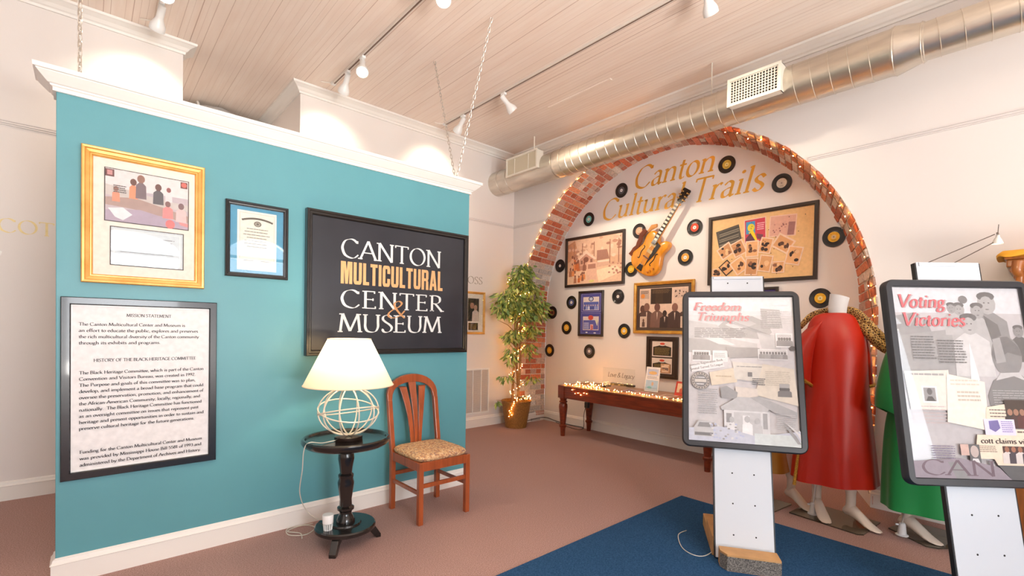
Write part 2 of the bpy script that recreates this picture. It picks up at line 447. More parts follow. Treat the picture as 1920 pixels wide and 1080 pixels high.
def mat_ceiling():
    m = bpy.data.materials.new('beadboard'); m.use_nodes = True
    nt = m.node_tree; b = nt.nodes['Principled BSDF']
    tc = nd(nt, 'ShaderNodeTexCoord'); sp = nd(nt, 'ShaderNodeSeparateXYZ'); nt.links.new(tc.outputs['Object'], sp.inputs[0])
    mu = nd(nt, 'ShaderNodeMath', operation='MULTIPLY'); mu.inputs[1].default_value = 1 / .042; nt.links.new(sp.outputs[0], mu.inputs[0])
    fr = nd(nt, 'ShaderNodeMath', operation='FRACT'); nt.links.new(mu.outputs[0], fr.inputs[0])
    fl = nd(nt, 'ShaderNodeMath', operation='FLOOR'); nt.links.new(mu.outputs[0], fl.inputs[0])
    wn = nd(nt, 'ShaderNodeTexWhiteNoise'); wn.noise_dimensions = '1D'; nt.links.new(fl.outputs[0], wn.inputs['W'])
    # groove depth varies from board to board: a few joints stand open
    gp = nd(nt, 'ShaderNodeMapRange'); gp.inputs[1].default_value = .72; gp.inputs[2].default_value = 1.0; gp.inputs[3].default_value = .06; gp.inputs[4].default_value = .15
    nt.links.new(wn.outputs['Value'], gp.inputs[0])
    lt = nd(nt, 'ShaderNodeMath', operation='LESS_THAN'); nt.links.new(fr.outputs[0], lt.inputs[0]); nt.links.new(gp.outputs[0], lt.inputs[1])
    mp = nd(nt, 'ShaderNodeMapping'); mp.inputs['Scale'].default_value = (6, .5, 1); nt.links.new(tc.outputs['Object'], mp.inputs[0])
    no = nd(nt, 'ShaderNodeTexNoise'); no.inputs['Scale'].default_value = 4; no.inputs['Detail'].default_value = 4; nt.links.new(mp.outputs[0], no.inputs['Vector'])
    rp = nd(nt, 'ShaderNodeValToRGB'); rp.color_ramp.elements[0].position = .3; rp.color_ramp.elements[1].position = .7
    rp.color_ramp.elements[0].color = lin((240, 222, 208)); rp.color_ramp.elements[1].color = lin((246, 232, 220))
    nt.links.new(no.outputs['Fac'], rp.inputs[0])
    mx = nd(nt, 'ShaderNodeMix', data_type='RGBA')
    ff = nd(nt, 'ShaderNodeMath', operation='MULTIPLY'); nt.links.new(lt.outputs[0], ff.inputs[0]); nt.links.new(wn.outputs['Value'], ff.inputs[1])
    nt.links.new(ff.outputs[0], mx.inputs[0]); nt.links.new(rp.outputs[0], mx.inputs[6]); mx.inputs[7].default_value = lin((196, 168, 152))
    nt.links.new(mx.outputs[2], b.inputs['Base Color'])
    inv = nd(nt, 'ShaderNodeMath', operation='SUBTRACT'); inv.inputs[0].default_value = 1; nt.links.new(lt.outputs[0], inv.inputs[1])
    bp = nd(nt, 'ShaderNodeBump'); bp.inputs['Strength'].default_value = .5; bp.inputs['Distance'].default_value = .004
    nt.links.new(inv.outputs[0], bp.inputs['Height']); nt.links.new(bp.outputs[0], b.inputs['Normal'])
    b.inputs['Roughness'].default_value = .5
    return m

def mat_carpet(name, c1, c2, sc=190):
    m = M(name, c1, .95, col2=c2, vscale=sc, bump=.5, bscale=sc * 1.6, spec=.1, detail=2)
    return m
m_carpet = mat_carpet('mauve_carpet', (202, 168, 160), (150, 117, 111))
m_rug = mat_carpet('blue_rug', (54, 94, 134), (34, 66, 102), 150)
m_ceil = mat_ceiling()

def sweep(mb, path, prof, side=-1, cap=True):
    """profile [(out, z)] along a plan path with mitred corners; side -1 = to the right of travel"""
    P = [Vector((p[0], p[1])) for p in path]; n = len(P); rings = []
    for i in range(n):
        ns = []
        if i > 0: d = (P[i] - P[i - 1]).normalized(); ns.append(Vector((-d.y, d.x)) * side)
        if i < n - 1: d = (P[i + 1] - P[i]).normalized(); ns.append(Vector((-d.y, d.x)) * side)
        m = ns[0] if len(ns) == 1 else (ns[0] + ns[1]) / (1 + ns[0].dot(ns[1]))
        rings.append([(P[i].x + m.x * o, P[i].y + m.y * o, z) for o, z in prof])
    mb.loft(rings, cap, cap)

XW, XN, YB, ZC = 4.37, 4.86, 4.90, 3.63
XL, YH = -2.2, 6.3
OP0, OP1 = 0.60, 1.55          # opening in the back wall
AO = (2.782, 1.386, 1.950)      # outer arch circle (y, z, r) on the wall face
AI = (2.888, 1.479, 1.845)      # inner arch circle on the niche back

def arch(c, n=64):
    """outline from left floor up and over to right floor: (y, z)"""
    y, z, r_ = c
    pts = [(y + r_, 0.0)]
    for i in range(1, 5): pts.append((y + r_, z * i / 5))
    for i in range(n + 1):
        a = PI * i / n
        pts.append((y + r_ * math.cos(a), z + r_ * math.sin(a)))
    for i in range(1, 5): pts.append((y - r_, z * (5 - i) / 5))
    pts.append((y - r_, 0.0))
    return pts

# ------------------------------------------------------------------ the setting
def build_setting():
    b = MB(); b.box(XL - .15, XN + .1, FY - .15, YH + .15, -.08, 0); struct(b.build('floor', m_carpet))
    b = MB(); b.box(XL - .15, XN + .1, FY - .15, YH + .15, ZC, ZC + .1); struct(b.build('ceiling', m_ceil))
    # back wall: two lengths either side of the tall opening
    b = MB(); b.box(XL, OP0, YB, YB + .14, 0, ZC); struct(b.build('wall_back', m_wall))
    b = MB(); b.box(OP1, XW + .05, YB, YB + .14, 0, ZC); b.box(OP1, OP1 + .14, YB + .14, YH, 0, ZC); struct(b.build('wall_back_right', m_wall))
    b = MB(); b.box(XL, OP1 + .14, YH, YH + .12, 0, ZC); struct(b.build('wall_passage', m_wall))
    b = MB(); b.box(XL - .12, XL, FY, YH, 0, ZC); struct(b.build('wall_left', m_wall))
    # arch wall with its opening
    ao = arch(AO); b = MB()
    y0 = ao[0][0]; y1 = ao[-1][0]
    top = [p for p in ao if p[1] >= AO[1] - 1e-6]
    f = []
    for xx, fl in ((XW, False), (XW + .06, True)):
        for i in range(len(top) - 1):
            a, c = top[i], top[i + 1]
            q = [(xx, a[0], a[1]), (xx, a[0], ZC), (xx, c[0], ZC), (xx, c[0], c[1])]
            b.add(q, [(0, 1, 2, 3)])
        b.add([(xx, YB, 0), (xx, YB, ZC), (xx, y0, ZC), (xx, y0, 0)], [(0, 1, 2, 3)])
        b.add([(xx, y1, 0), (xx, y1, ZC), (xx, FY, ZC), (xx, FY, 0)], [(0, 1, 2, 3)])
    struct(b.build('wall_right', m_wall))
    ai = arch(AI); b = MB()
    ii = [p for p in ai if p[1] >= AI[1] - 1e-6]
    for i in range(len(ii) - 1):
        a, c = ii[i], ii[i + 1]
        b.add([(XN, a[0], 0), (XN, a[0], a[1] + .02), (XN, c[0], c[1] + .02), (XN, c[0], 0)], [(0, 1, 2, 3)])
    struct(b.build('wall_niche', m_wall))
    # front wall with arched shop windows, behind the camera
    b = MB(); xs = XL
    for (x0, x1, z0, zs, zt) in WINDOWS:
        b.box(xs, x0, FY - .12, FY, 0, ZC); b.box(x0, x1, FY - .12, FY, 0, z0)
        n = 14; cx = (x0 + x1) / 2; hw = (x1 - x0) / 2
        for i in range(n):
            u0, u1 = -1 + 2 * i / n, -1 + 2 * (i + 1) / n
            za, zb = zs + (zt - zs) * math.sqrt(max(0, 1 - u0 ** 2)), zs + (zt - zs) * math.sqrt(max(0, 1 - u1 ** 2))
            v = []
            for yy in (FY - .12, FY): v += [(cx + hw * u0, yy, za), (cx + hw * u1, yy, zb), (cx + hw * u1, yy, ZC), (cx + hw * u0, yy, ZC)]
            b.add(v, [(0, 3, 2, 1), (4, 5, 6, 7), (0, 1, 5, 4), (2, 3, 7, 6)])
        xs = x1
    b.box(xs, XW + .06, FY - .12, FY, 0, ZC); struct(b.build('wall_front', m_wall))
    for i, (x0, x1, z0, zs, zt) in enumerate(WINDOWS):
        b = MB(); b.box(x0, x1, FY - .085, FY - .081, z0, zt)
        o = struct(b.build('window_%d' % (i + 1), m_glass))
        b = MB(); t = .05
        for a in (x0, x1 - t): b.box(a, a + t, FY - .1, FY - .05, z0, zs)
        for c in (z0, zs - t / 2): b.box(x0, x1, FY - .1, FY - .05, c, c + t)
        if x1 - x0 > 1.5: b.box((x0 + x1) / 2 - .02, (x0 + x1) / 2 + .02, FY - .1, FY - .05, z0, zs)
        b.build('window_frame', m_trim, o)
    # crown moulding
    crown = [(0, ZC), (0, ZC - .085), (.014, ZC - .085), (.018, ZC - .068), (.03, ZC - .06), (.045, ZC - .04), (.075, ZC - .022), (.088, ZC - .018), (.092, ZC - .001)]
    b = MB(); sweep(b, [(XL, YB), (OP0, YB), (OP0, YB + .14)], crown); struct(b.build('trim_1', m_trim))
    b = MB(); sweep(b, [(OP1, YH), (OP1, YB), (XW, YB), (XW, FY)], crown); struct(b.build('trim_2', m_trim))
    # picture rail
    rail = [(0, 2.653), (.008, 2.653), (.008, 2.660), (.003, 2.662), (.010, 2.666), (.010, 2.676), (.003, 2.680), (.008, 2.682), (.008, 2.690), (0, 2.690)]
    m_rail = M('rail_paint', (226, 220, 217), .4)
    b = MB(); sweep(b, [(XL, YB), (OP0, YB)], rail); struct(b.build('trim_3', m_rail))
    b = MB(); sweep(b, [(OP1, YB), (XW, YB), (XW, 4.245)], rail); struct(b.build('trim_4', m_rail))
    b = MB(); rr = [(o, z + .03) for o, z in rail]; sweep(b, [(XW, 1.315), (XW, FY)], rr); struct(b.build('trim_5', m_rail))
    # baseboards
    base = [(0, 0), (.016, 0), (.016, .10), (.02, .103), (.012, .115), (.01, .128), (0, .136)]
    b = MB(); sweep(b, [(XL, YB), (OP0, YB), (OP0, YB + .14)], base); struct(b.build('baseboard_back', m_trim))
    b = MB(); sweep(b, [(OP1, YH), (OP1, YB), (XW, YB), (XW, AO[0] + AO[2] + .004), (XN, AI[0] + AI[2] + .002), (XN, AI[0] - AI[2]), (XW, AO[0] - AO[2]), (XW, FY)], base); struct(b.build('baseboard_right', m_trim))
    # white cover strip screwed to the ceiling boards
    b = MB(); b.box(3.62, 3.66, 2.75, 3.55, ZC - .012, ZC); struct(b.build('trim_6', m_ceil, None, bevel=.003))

build_setting()

# brick reveal of the arch: every brick stands a little proud of the mortar
def build_arch():
    ao, ai = arch(AO, 96), arch(AI, 96)
    # resample both outlines at equal fractions
    def resample(P, n):
        L = [0]
        for i in range(1, len(P)): L.append(L[-1] + math.hypot(P[i][0] - P[i - 1][0], P[i][1] - P[i - 1][1]))
        o = []; j = 0
        for k in range(n + 1):
            d = L[-1] * k / n
            while j < len(L) - 2 and L[j + 1] < d: j += 1
            t = (d - L[j]) / (L[j + 1] - L[j])
            o.append((P[j][0] + (P[j + 1][0] - P[j][0]) * t, P[j][1] + (P[j + 1][1] - P[j][1]) * t))
        return o, L[-1]
    N = 480
    O, LO = resample(ao, N); I, LI = resample(ai, N)
    def pt(s, t, h):
        k = max(0, min(N, s * N)); i = min(int(k), N - 1); f = k - i
        o = (O[i][0] + (O[i + 1][0] - O[i][0]) * f, O[i][1] + (O[i + 1][1] - O[i][1]) * f)
        n_ = (I[i][0] + (I[i + 1][0] - I[i][0]) * f, I[i][1] + (I[i + 1][1] - I[i][1]) * f)
        y, z = o[0] + (n_[0] - o[0]) * t, o[1] + (n_[1] - o[1]) * t
        dy, dz = AO[0] - y, (AO[1] - z if z > AO[1] else 0)
        l = math.hypot(dy, dz) or 1
        return (XW - .002 + (XN - XW) * t, y + dy / l * h, z + dz / l * h)
    b = MB()
    mort = lin((222, 208, 190))
    rings = []
    for k in range(0, N + 1, 4):
        rings.append([pt(k / N, t, random.uniform(0, .004)) for t in (-.02, .2, .4, .6, .8, 1.0)] )
    b.loft(rings, False, False, False, mort)
    rnd = random.Random(3)
    course = .074; n = int(LO / course)
    pal = [(200, 112, 80), (212, 128, 92), (194, 106, 76), (218, 144, 106), (206, 128, 102), (190, 116, 94)]
    wash = [(216, 190, 174), (208, 172, 156), (218, 200, 186), (204, 164, 146)]
    grey = [(196, 190, 184), (206, 200, 192)]
    for c in range(n):
        s0 = (c * course + .005) / LO; s1 = ((c + 1) * course - .006) / LO
        cuts = [[0, .42, .84, 1.0], [0, .21, .63, 1.0]][c % 2]
        if rnd.random() < .2: cuts = [0, .21, .42, .63, .84, 1.0]
        blotch = math.sin(c * .55) + math.sin(c * .23 + 1)
        for a, e in zip(cuts[:-1], cuts[1:]):
            a2, e2 = a + .012, e - .012
            if a == 0: a2 = -rnd.uniform(.0, .05)
            h = rnd.uniform(.006, .016)
            if c < 8 and rnd.random() < .55 or (22 < c < 30 and rnd.random() < .75): col = rnd.choice(grey)
            elif rnd.random() < .42 + .14 * blotch: col = rnd.choice(wash)
            else: col = rnd.choice(pal)
            k = rnd.uniform(.9, 1.08); col = tuple(min(255, x * k) for x in col)
            j = lambda: rnd.uniform(-.0018, .0018)
            v = []
            for hh, g in ((0, 0), (h, .0006)):
                for (s_, t_) in ((s0, a2), (s1, a2), (s1, e2), (s0, e2)):
                    sm = (s0 + s1) / 2; tm = (a2 + e2) / 2
                    q = pt(s_ + (sm - s_) * (.07 if hh else 0), t_ + (tm - t_) * (.05 if hh else 0), hh + (j() if hh else 0))
                    v.append(q)
            b.hexa(v, lin(col))
    m = M_ink('old_brick', .85, noise=.22, nscale=55)
    nt = m.node_tree; bs = nt.nodes['Principled BSDF']
    tc = nd(nt, 'ShaderNodeTexCoord'); no = nd(nt, 'ShaderNodeTexNoise'); no.inputs['Scale'].default_value = 90; no.inputs['Detail'].default_value = 6
    bp = nd(nt, 'ShaderNodeBump'); bp.inputs['Strength'].default_value = .7; bp.inputs['Distance'].default_value = .006
    nt.links.new(tc.outputs['Object'], no.inputs['Vector']); nt.links.new(no.outputs['Fac'], bp.inputs['Height']); nt.links.new(bp.outputs[0], bs.inputs['Normal'])
    o = b.build('trim_7', m, None, bevel=0)
    struct(o)
    return O
ARCH_OUT = build_arch()

# ------------------------------------------------------------------ passage behind: pipe up by the ceiling
t = thing('round_duct', 'pale round duct high in the passage behind the partition', 'duct', (1.06, 6.0, 3.265))
b = MB(); b.tube([(-.45, .1, .16), (-.2, .06, .2), (0, 0, .2), (.25, .02, .14), (.47, .05, .1)], [.13, .14, .15, .14, .13], 20); b.build('pipe', M('pale_metal', (200, 200, 200), .4, .3), t, smooth=True)
for x, z in ((-.2, .2), (.25, .14)):
    b = MB(); b.tube([(x, .04 + .155 * math.cos(a), z + .155 * math.sin(a)) for a in [2 * PI * i / 24 for i in range(24)]], .012, 6, False, True); b.build('collar', m_white, t, smooth=True)

# ------------------------------------------------------------------ teal partition
pt = thing('partition_wall', 'freestanding teal display partition with white cornice, chained to the ceiling', 'partition', (0, 0, 0))
PX0, PX1, PY, PT, PZ = -.112, 2.336, 3.17, .12, 2.40
b = MB(); b.box(PX0, PX1, PY, PY + PT, 0.0, PZ); b.build('panel', m_teal, pt, bevel=.003)
corn = [(0, 2.375), (.012, 2.375), (.012, 2.392), (.02, 2.396), (.022, 2.402), (.03, 2.405), (.05, 2.425), (.066, 2.442), (.068, 2.446), (.076, 2.448), (.078, 2.468), (0, 2.468)]
b = MB(); sweep(b, [(PX0, PY + PT), (PX0, PY), (PX1, PY), (PX1, PY + PT)], corn, side=-1); b.box(PX0, PX1, PY, PY + PT, 2.40, 2.467)
b.build('cornice', m_trim, pt)
pb = [(0, 0), (.016, 0), (.016, .098), (.02, .101), (.012, .112), (.01, .122), (0, .13)]
b = MB(); sweep(b, [(PX0, PY + PT), (PX0, PY), (PX1, PY), (PX1, PY + PT)], pb, side=-1); b.build('baseboard', m_trim, pt)
for (cx, cy) in ((-.03, 3.23), (2.24, 3.23)):
    b = MB(); b.cyl((cx, cy, 2.466), (cx, cy, 2.49), .012, .006, 10); b.build('hook', m_chrome, pt, smooth=True)

# chains: real links
m_chain = M('chain_steel', (214, 208, 200), .35, .8)
def chain(p0, p1, label):
    a, c = Vector(p0), Vector(p1); d = c - a; L = d.length; n = int(L / .034); d.normalize()
    s1 = d.orthogonal().normalized(); s2 = d.cross(s1)
    b = MB()
    for i in range(n):
        m = a + d * (L * (i + .5) / n); s = s1 if i % 2 else s2
        hl = L / n * .68; hw = .0085
        pts = []
        for j in range(10):
            q = 2 * PI * j / 10
            pts.append(tuple(m + d * (hl * math.cos(q)) + s * (hw * math.sin(q))))
        b.tube(pts, .0026, 5, False, True)
    o = b.build('chain', m_chain, None, smooth=True)
    tag(o, label, 'chain')
chain((-.03, 2.82, ZC), (-.03, 3.225, 2.485), 'steel chain at left end of teal partition, strand running towards the room')
chain((-.03, 3.66, ZC), (-.03, 3.235, 2.485), 'steel chain at left end of teal partition, strand running towards the back wall')
chain((2.277, 2.843, ZC), (2.24, 3.225, 2.485), 'long steel chain at right end of teal partition, nearer strand of the V')
chain((2.284, 3.646, ZC), (2.24, 3.235, 2.485), 'steel chain at right end of teal partition, farther strand against the ceiling')

# ------------------------------------------------------------------ framed things
def gold_mat(name, c, c2):
    return M(name, c, .32, .35, col2=c2, vscale=14, stretch=(1, 1, 1))
m_gold = gold_mat('gold_leaf', (238, 186, 108), (222, 160, 80))
m_gold2 = gold_mat('antique_gold', (222, 168, 72), (188, 128, 44))
m_frame_black = M('black_frame', (30, 29, 31), .3, coat=.25)
m_frame_brown = M('dark_brown_frame', (52, 38, 28), .35, coat=.2)
m_mat_cream = M('cream_mat_board', (228, 218, 206), .8)

GOLDP = [(0, 0), (0, .030), (.004, .035), (.012, .034), (.018, .028), (.030, .024), (.034, .019), (.038, .019), (.043, .013), (.045, .006)]
FLATP = [(0, 0), (0, .022), (.003, .025), (.032, .025), (.036, .02), (.036, .008)]

def frame(name, label, cat, loc, rz, W, H, prof, fmat, group=None):
    t = thing(name, label, cat, loc, rz, group)
    b = MB(); b.sweep_rect(W, H, prof); b.build('frame', fmat, t)
    b = MB(); b.box(-W / 2 + .002, W / 2 - .002, -.004, 0, .002, H - .002); b.build('backing', m_dark, t)
    return t

def pane(t, x0, x1, z0, z1, y, name='glass_pane'):
    b = MB(); b.box(x0, x1, y - .002, y, z0, z1); return b.build(name, m_glass, t)

# gold framed meeting photograph
W_, H_ = .512, .673
t = frame('framed_photograph', 'large gold framed photo of a meeting above a letter, top left on teal wall', 'picture', (.233, PY, 1.475), 0, W_, H_, GOLDP, m_gold)
p = Print(W_ - .08, H_ - .08, -.006, z0=.04)
p.B(0, 0, 1, 1, (228, 218, 206)); p.build('mat_board', m_ink, t)
def sub(w0, w1, t0, t1, y):   # opening given from frame's left and top
    return Print(w1 - w0, t1 - t0, y, z0=H_ - t1, xc=(w0 + w1) / 2 - W_ / 2)
p = sub(.09, .437, .092, .353, -.0075)
p.B(-.012, -.016, 1.012, 1.016, (70, 64, 62)); p.B(0, 0, 1, 1, (196, 184, 192))
p.B(0, 0, 1, .36, (232, 226, 226)); p.P([(.0, .3), (.5, .42), (1, .5), (1, .62), (.5, .6), (0, .5)], (204, 198, 194))
p.P([(0, .55), (.35, .5), (1, .72), (1, .86), (.3, .72), (0, .7)], (176, 150, 142)); p.P([(0, .8), (.4, .72), (1, .9), (1, 1), (0, 1)], (178, 164, 184))
for u, v, h_, sk, cl, wd in ((.32, .52, .4, (112, 74, 66), (240, 150, 112), .34), (.41, .5, .48, (150, 110, 96), (120, 104, 112), .36), (.62, .56, .42, (106, 70, 66), (84, 84, 92), .42), (.75, .48, .3, (150, 84, 84), (226, 222, 224), .4),
                             (.74, .82, .36, (130, 92, 92), (238, 140, 140), .5), (.91, .86, .4, (126, 96, 100), (230, 196, 196), .46), (.12, .62, .3, (170, 110, 90), (226, 150, 120), .4)):
    p.person(u, v, h_, sk, cl, 1.33, wd)
p.P([(.03, .76), (.2, .72), (.31, .84), (.2, .97), (.11, .92)], (226, 232, 236)); p.E(.77, .93, .06, .09, (238, 120, 120)); p.P([(.88, .86), (1, .88), (1, .95), (.9, .92)], (236, 150, 150))
p.B(.0, .01, .1, .15, (110, 62, 62)); p.B(.02, .03, .08, .12, (208, 150, 150)); p.B(.9, .02, .99, .15, (120, 66, 62)); p.E(.945, .08, .036, .05, (226, 110, 100))
p.lines(.09, .3, .24, .46, 4, (96, 90, 90), .5)
p.build('photograph', m_ink, t); 
pane(t, .09 - W_ / 2, .437 - W_ / 2, H_ - .353, H_ - .092, -.0135)
p = sub(.113, .414, .384, .573, -.0075)
p.B(-.016, -.025, 1.016, 1.025, (84, 78, 76)); p.B(0, 0, 1, 1, (206, 218, 224)); p.B(.03, .05, .97, .95, (232, 238, 240)); p.B(.05, .07, .95, .93, (212, 224, 230))
p.lines(.12, .2, .88, .8, 7, (150, 158, 166), .3); p.build('letter', m_ink, t)
pane(t, .113 - W_ / 2, .414 - W_ / 2, H_ - .573, H_ - .384, -.0135)

# small black framed certificate
W_, H_ = .340, .442
prof = [(0, 0), (0, .022), (.004, .026), (.01, .024), (.014, .019), (.022, .017), (.026, .010), (.026, .006)]
t = frame('framed_certificate', 'small black framed certificate on blue mat, left of black sign', 'certificate', (.763, PY, 1.56), 0, W_, H_, prof, m_frame_black)
p = Print(W_ - .048, H_ - .048, -.006, z0=.024)
p.B(0, 0, 1, 1, (58, 152, 190)); p.B(.13, .06, .86, .95, (236, 236, 228)); p.B(.17, .09, .82, .92, (206, 200, 186)); p.B(.18, .097, .81, .913, (238, 234, 222))
n = 15
for i in range(n):
    a = -1 + 2 * i / (n - 1); p.RB(.5 + a * .27, .165 + .035 * a * a, .012, .011, -a * 9, (84, 78, 66))
p.E(.5, .245, .07, .042, (96, 92, 84)); p.E(.5, .245, .05, .03, (170, 166, 154)); p.E(.5, .245, .025, .016, (96, 92, 84))
for i, (a, c) in enumerate(((.3, .7), (.26, .74), (.24, .76), (.3, .7), (.26, .74), (.25, .75), (.3, .7))):
    p.lines(a, .32 + i * .045, c, .335 + i * .045, 1, (110, 104, 94), .6)
p.lines(.24, .8, .44, .82, 1, (90, 86, 78)); p.lines(.56, .8, .76, .82, 1, (90, 86, 78))
p.build('certificate', m_ink, t); pane(t, -W_ / 2 + .025, W_ / 2 - .025, .025, H_ - .025, -.0125)

# mission statement
W_, H_ = .648, .897
t = frame('framed_notice', 'wide black framed mission statement text board, bottom left of teal wall', 'notice', (.229, PY, .503), 0, W_, H_, FLATP, M('black_satin', (24, 26, 32), .26, coat=.4))
b = MB(); b.sweep_rect(W_ - .074, H_ - .074, [(0, .004), (0, .012), (.0045, .012), (.0045, .004)], .037); b.build('inner_lip', m_white, t)
pw, ph = W_ - .082, H_ - .082
p = Print(pw, ph, -.006, step=.00006, z0=.041)
p.B(0, 0, 1, 1, (232, 230, 230))
kw = dict(th=.16, k=.35, res=2)
cap = .0158
def line(s, u0, u1, v, c_=cap): p.TU(s, u0, u1, v + .5 * c_ / ph, c_ / ph, (44, 42, 46), **kw)
line('MISSION STATEMENT', .365, .70, .052)
for s, e, v in (('The Canton Multicultural Center and Museum is', .81, .111), ('an effort to educate the public, explores and preserves', .917, .149), ('the rich multicultural diversity of the Canton community', .924, .187), ('through its exhibits and programs.', .617, .225)):
    line(s, .042, e, v)
line('HISTORY OF THE BLACK HERITAGE COMMITTEE', .14, .90, .333)
T2 = [('The Black Heritage Committee, which is part of the Canton', .966), ('Convention and Visitors Bureau, was created in 1992.', .897), ('The Purpose and goals of this committee was to plan,', .897), ('develop, and implement a broad base program that could', .964),
      ('oversee the preservation, promotion, and enhancement of', .964), ('the African-American Community, locally, regionally, and', .937), ('nationally.  The Black Heritage Committee has functioned', .95), ('as an oversight committee on issues that represent past', .924),
      ('heritage and present opportunities in order to sustain and', .968), ('preserve cultural heritage for the future generations.', .89)]
for i, (s, e) in enumerate(T2): line(s, .045, e, .407 + i * .0375)
for i, (s, e) in enumerate((('Funding for the Canton Multicultural Center and Museum', .955), ('was provided by Mississippi House Bill 5581 of 1993 and', .95), ('administered by the Department of Archives and History.', .947))): line(s, .05, e, .888 + i * .039)
p.build('text_sheet', m_ink, t)

# the black museum sign
W_, H_ = 1.264, .942
SP = [(0, 0), (0, .044), (.003, .048), (.014, .048), (.018, .043), (.03, .043), (.034, .038), (.037, .026)]
t = frame('wall_sign', 'large black framed museum name sign above lamp and chair on teal wall', 'sign', (1.671, PY, 1.086), 0, W_, H_, SP, M('sign_frame_black', (26, 22, 20), .3, coat=.4))
b = MB(); b.box(-W_ / 2 + .03, W_ / 2 - .03, -.026, -.002, .03, H_ - .03)
b.build('sign_board', M('slate_black', (40, 42, 50), .32, var=.25, vscale=2.5, coat=.15), t)
def sx(x): return x - 1.671
p = Print(W_, H_, -.0268)
whitec, goldc = (226, 228, 226), (222, 172, 118)
p.T('CANTON', sx(1.262), sx(2.056), 1.742 - 1.086, .128, whitec, th=.115, k=.16, res=8); p.build('lettering', m_ink, t)
p = Print(W_, H_, -.0268)
p.T('CENTER', sx(1.262), sx(2.075), 1.405 - 1.086, .122, whitec, th=.115, k=.16, res=8, track=.06); p.build('lettering', m_ink, t)
p = Print(W_, H_, -.0268)
p.T('MUSEUM', sx(1.25), sx(2.066), 1.240 - 1.086, .125, whitec, th=.112, k=.16, res=8); p.build('lettering', m_ink, t)
# condensed bold line, its letters drawn as blocks
def block_word(p, word, x0, x1, zb, cap, col, th=.3, gap=.12):
    shapes = {
     'M': (1.1, [((0, 0), (.3, 0), (.3, 1), (0, 1)), ((.8, 0), (1.1, 0), (1.1, 1), (.8, 1)), ((.26, 1), (.42, 0), (.68, 0), (.46, 1)), ((.84, 1), (.68, 0), (.42, 0), (.64, 1))]),
     'U': (.82, [((0, .14), (.3, .14), (.3, 1), (0, 1)), ((.52, .14), (.82, .14), (.82, 1), (.52, 1)), ((0, .16), (.08, .03), (.2, 0), (.62, 0), (.74, .03), (.82, .16))]),
     'L': (.62, [((0, 0), (.3, 0), (.3, 1), (0, 1)), ((.3, 0), (.62, 0), (.62, .15), (.3, .15))]),
     'T': (.74, [((.22, 0), (.52, 0), (.52, .86), (.22, .86)), ((0, .85), (.74, .85), (.74, 1), (0, 1))]),
     'I': (.3, [((0, 0), (.3, 0), (.3, 1), (0, 1))]),
     'C': (.8, [((0, .15), (.3, .15), (.3, .85), (0, .85)), ((0, .16), (.08, .03), (.2, 0), (.6, 0), (.72, .03), (.8, .16)), ((0, .84), (.08, .97), (.2, 1), (.6, 1), (.72, .97), (.8, .84)), ((.5, .16), (.8, .16), (.8, .38), (.5, .38)), ((.5, .62), (.8, .62), (.8, .84), (.5, .84))]),
     'R': (.84, [((0, 0), (.3, 0), (.3, 1), (0, 1)), ((.3, .86), (.62, .86), (.76, .97), (.62, 1), (.3, 1)), ((.52, .56), (.82, .56), (.82, .88), (.76, .97), (.52, .9)), ((.3, .44), (.72, .44), (.8, .56), (.3, .58)), ((.52, 0), (.84, 0), (.8, .42), (.7, .46), (.52, .46))]),
     'A': (.9, [((0, 0), (.3, 0), (.53, 1), (.26, 1)), ((.6, 0), (.9, 0), (.64, 1), (.37, 1)), ((.24, .2), (.66, .2), (.63, .34), (.27, .34))]),
    }
    tot = sum(shapes[c][0] for c in word) + gap * (len(word) - 1); s = (x1 - x0) / tot; x = x0
    for c in word:
        adv, sh = shapes[c]
        for q in sh: p.raw([(x + a * s, zb + z * cap) for a, z in q], col)
        x += (adv + gap) * s
p = Print(W_, H_, -.0268); block_word(p, 'MULTICULTURAL', sx(1.264), sx(2.069), 1.566 - 1.086, .150, goldc); 
p.build('lettering', m_ink, t)
p = Print(W_, H_, -.0278); p.T('&', sx(1.59), sx(1.745), 1.345 - 1.086, .125, (206, 150, 96), th=.085, k=.35, res=8, shear=.2); p.build('ampersand', m_ink, t)

# picture on the back wall seen past the partition
W_, H_ = .36, .545
t = frame('framed_portrait', 'gold framed couple portrait on back wall, half hidden by teal partition edge', 'picture', (3.70, YB, 1.205), 0, W_, H_, [(0, 0), (0, .02), (.006, .024), (.018, .02), (.026, .012), (.03, .006)], m_gold)
p = Print(W_ - .056, H_ - .056, -.006, z0=.028)
p.B(0, 0, 1, 1, (236, 228, 216)); p.B(.2, .12, .78, .72, (58, 46, 46)); p.person(.42, .72, .5, (176, 132, 112), (40, 38, 44), .62, .5); p.person(.6, .72, .44, (190, 150, 130), (214, 198, 188), .62, .5)
p.E(.42, .21, .06, .03, (50, 40, 36)); p.B(.24, .76, .74, .95, (44, 32, 24)); p.lines(.3, .79, .68, .93, 6, (176, 140, 80), .35)
p.build('photograph', m_ink, t); pane(t, -W_ / 2 + .03, W_ / 2 - .03, .03, H_ - .03, -.011)

# lettering on the back wall
p = Print(1, 1, -.0005); p.T('COT', -.470, -.178, 1.902, .098, (236, 218, 160), th=.12, k=.2, res=6)
o = p.build('wall_lettering', m_ink); o.location = (0, YB, 0); tag(o, 'cream capitals on back wall beside left end of teal partition', 'lettering')
p = Print(1, 1, -.0005); p.raw([(-.49, 1.728), (-.452, 1.735), (-.446, 1.765), (-.46, 1.77)], (246, 244, 240))

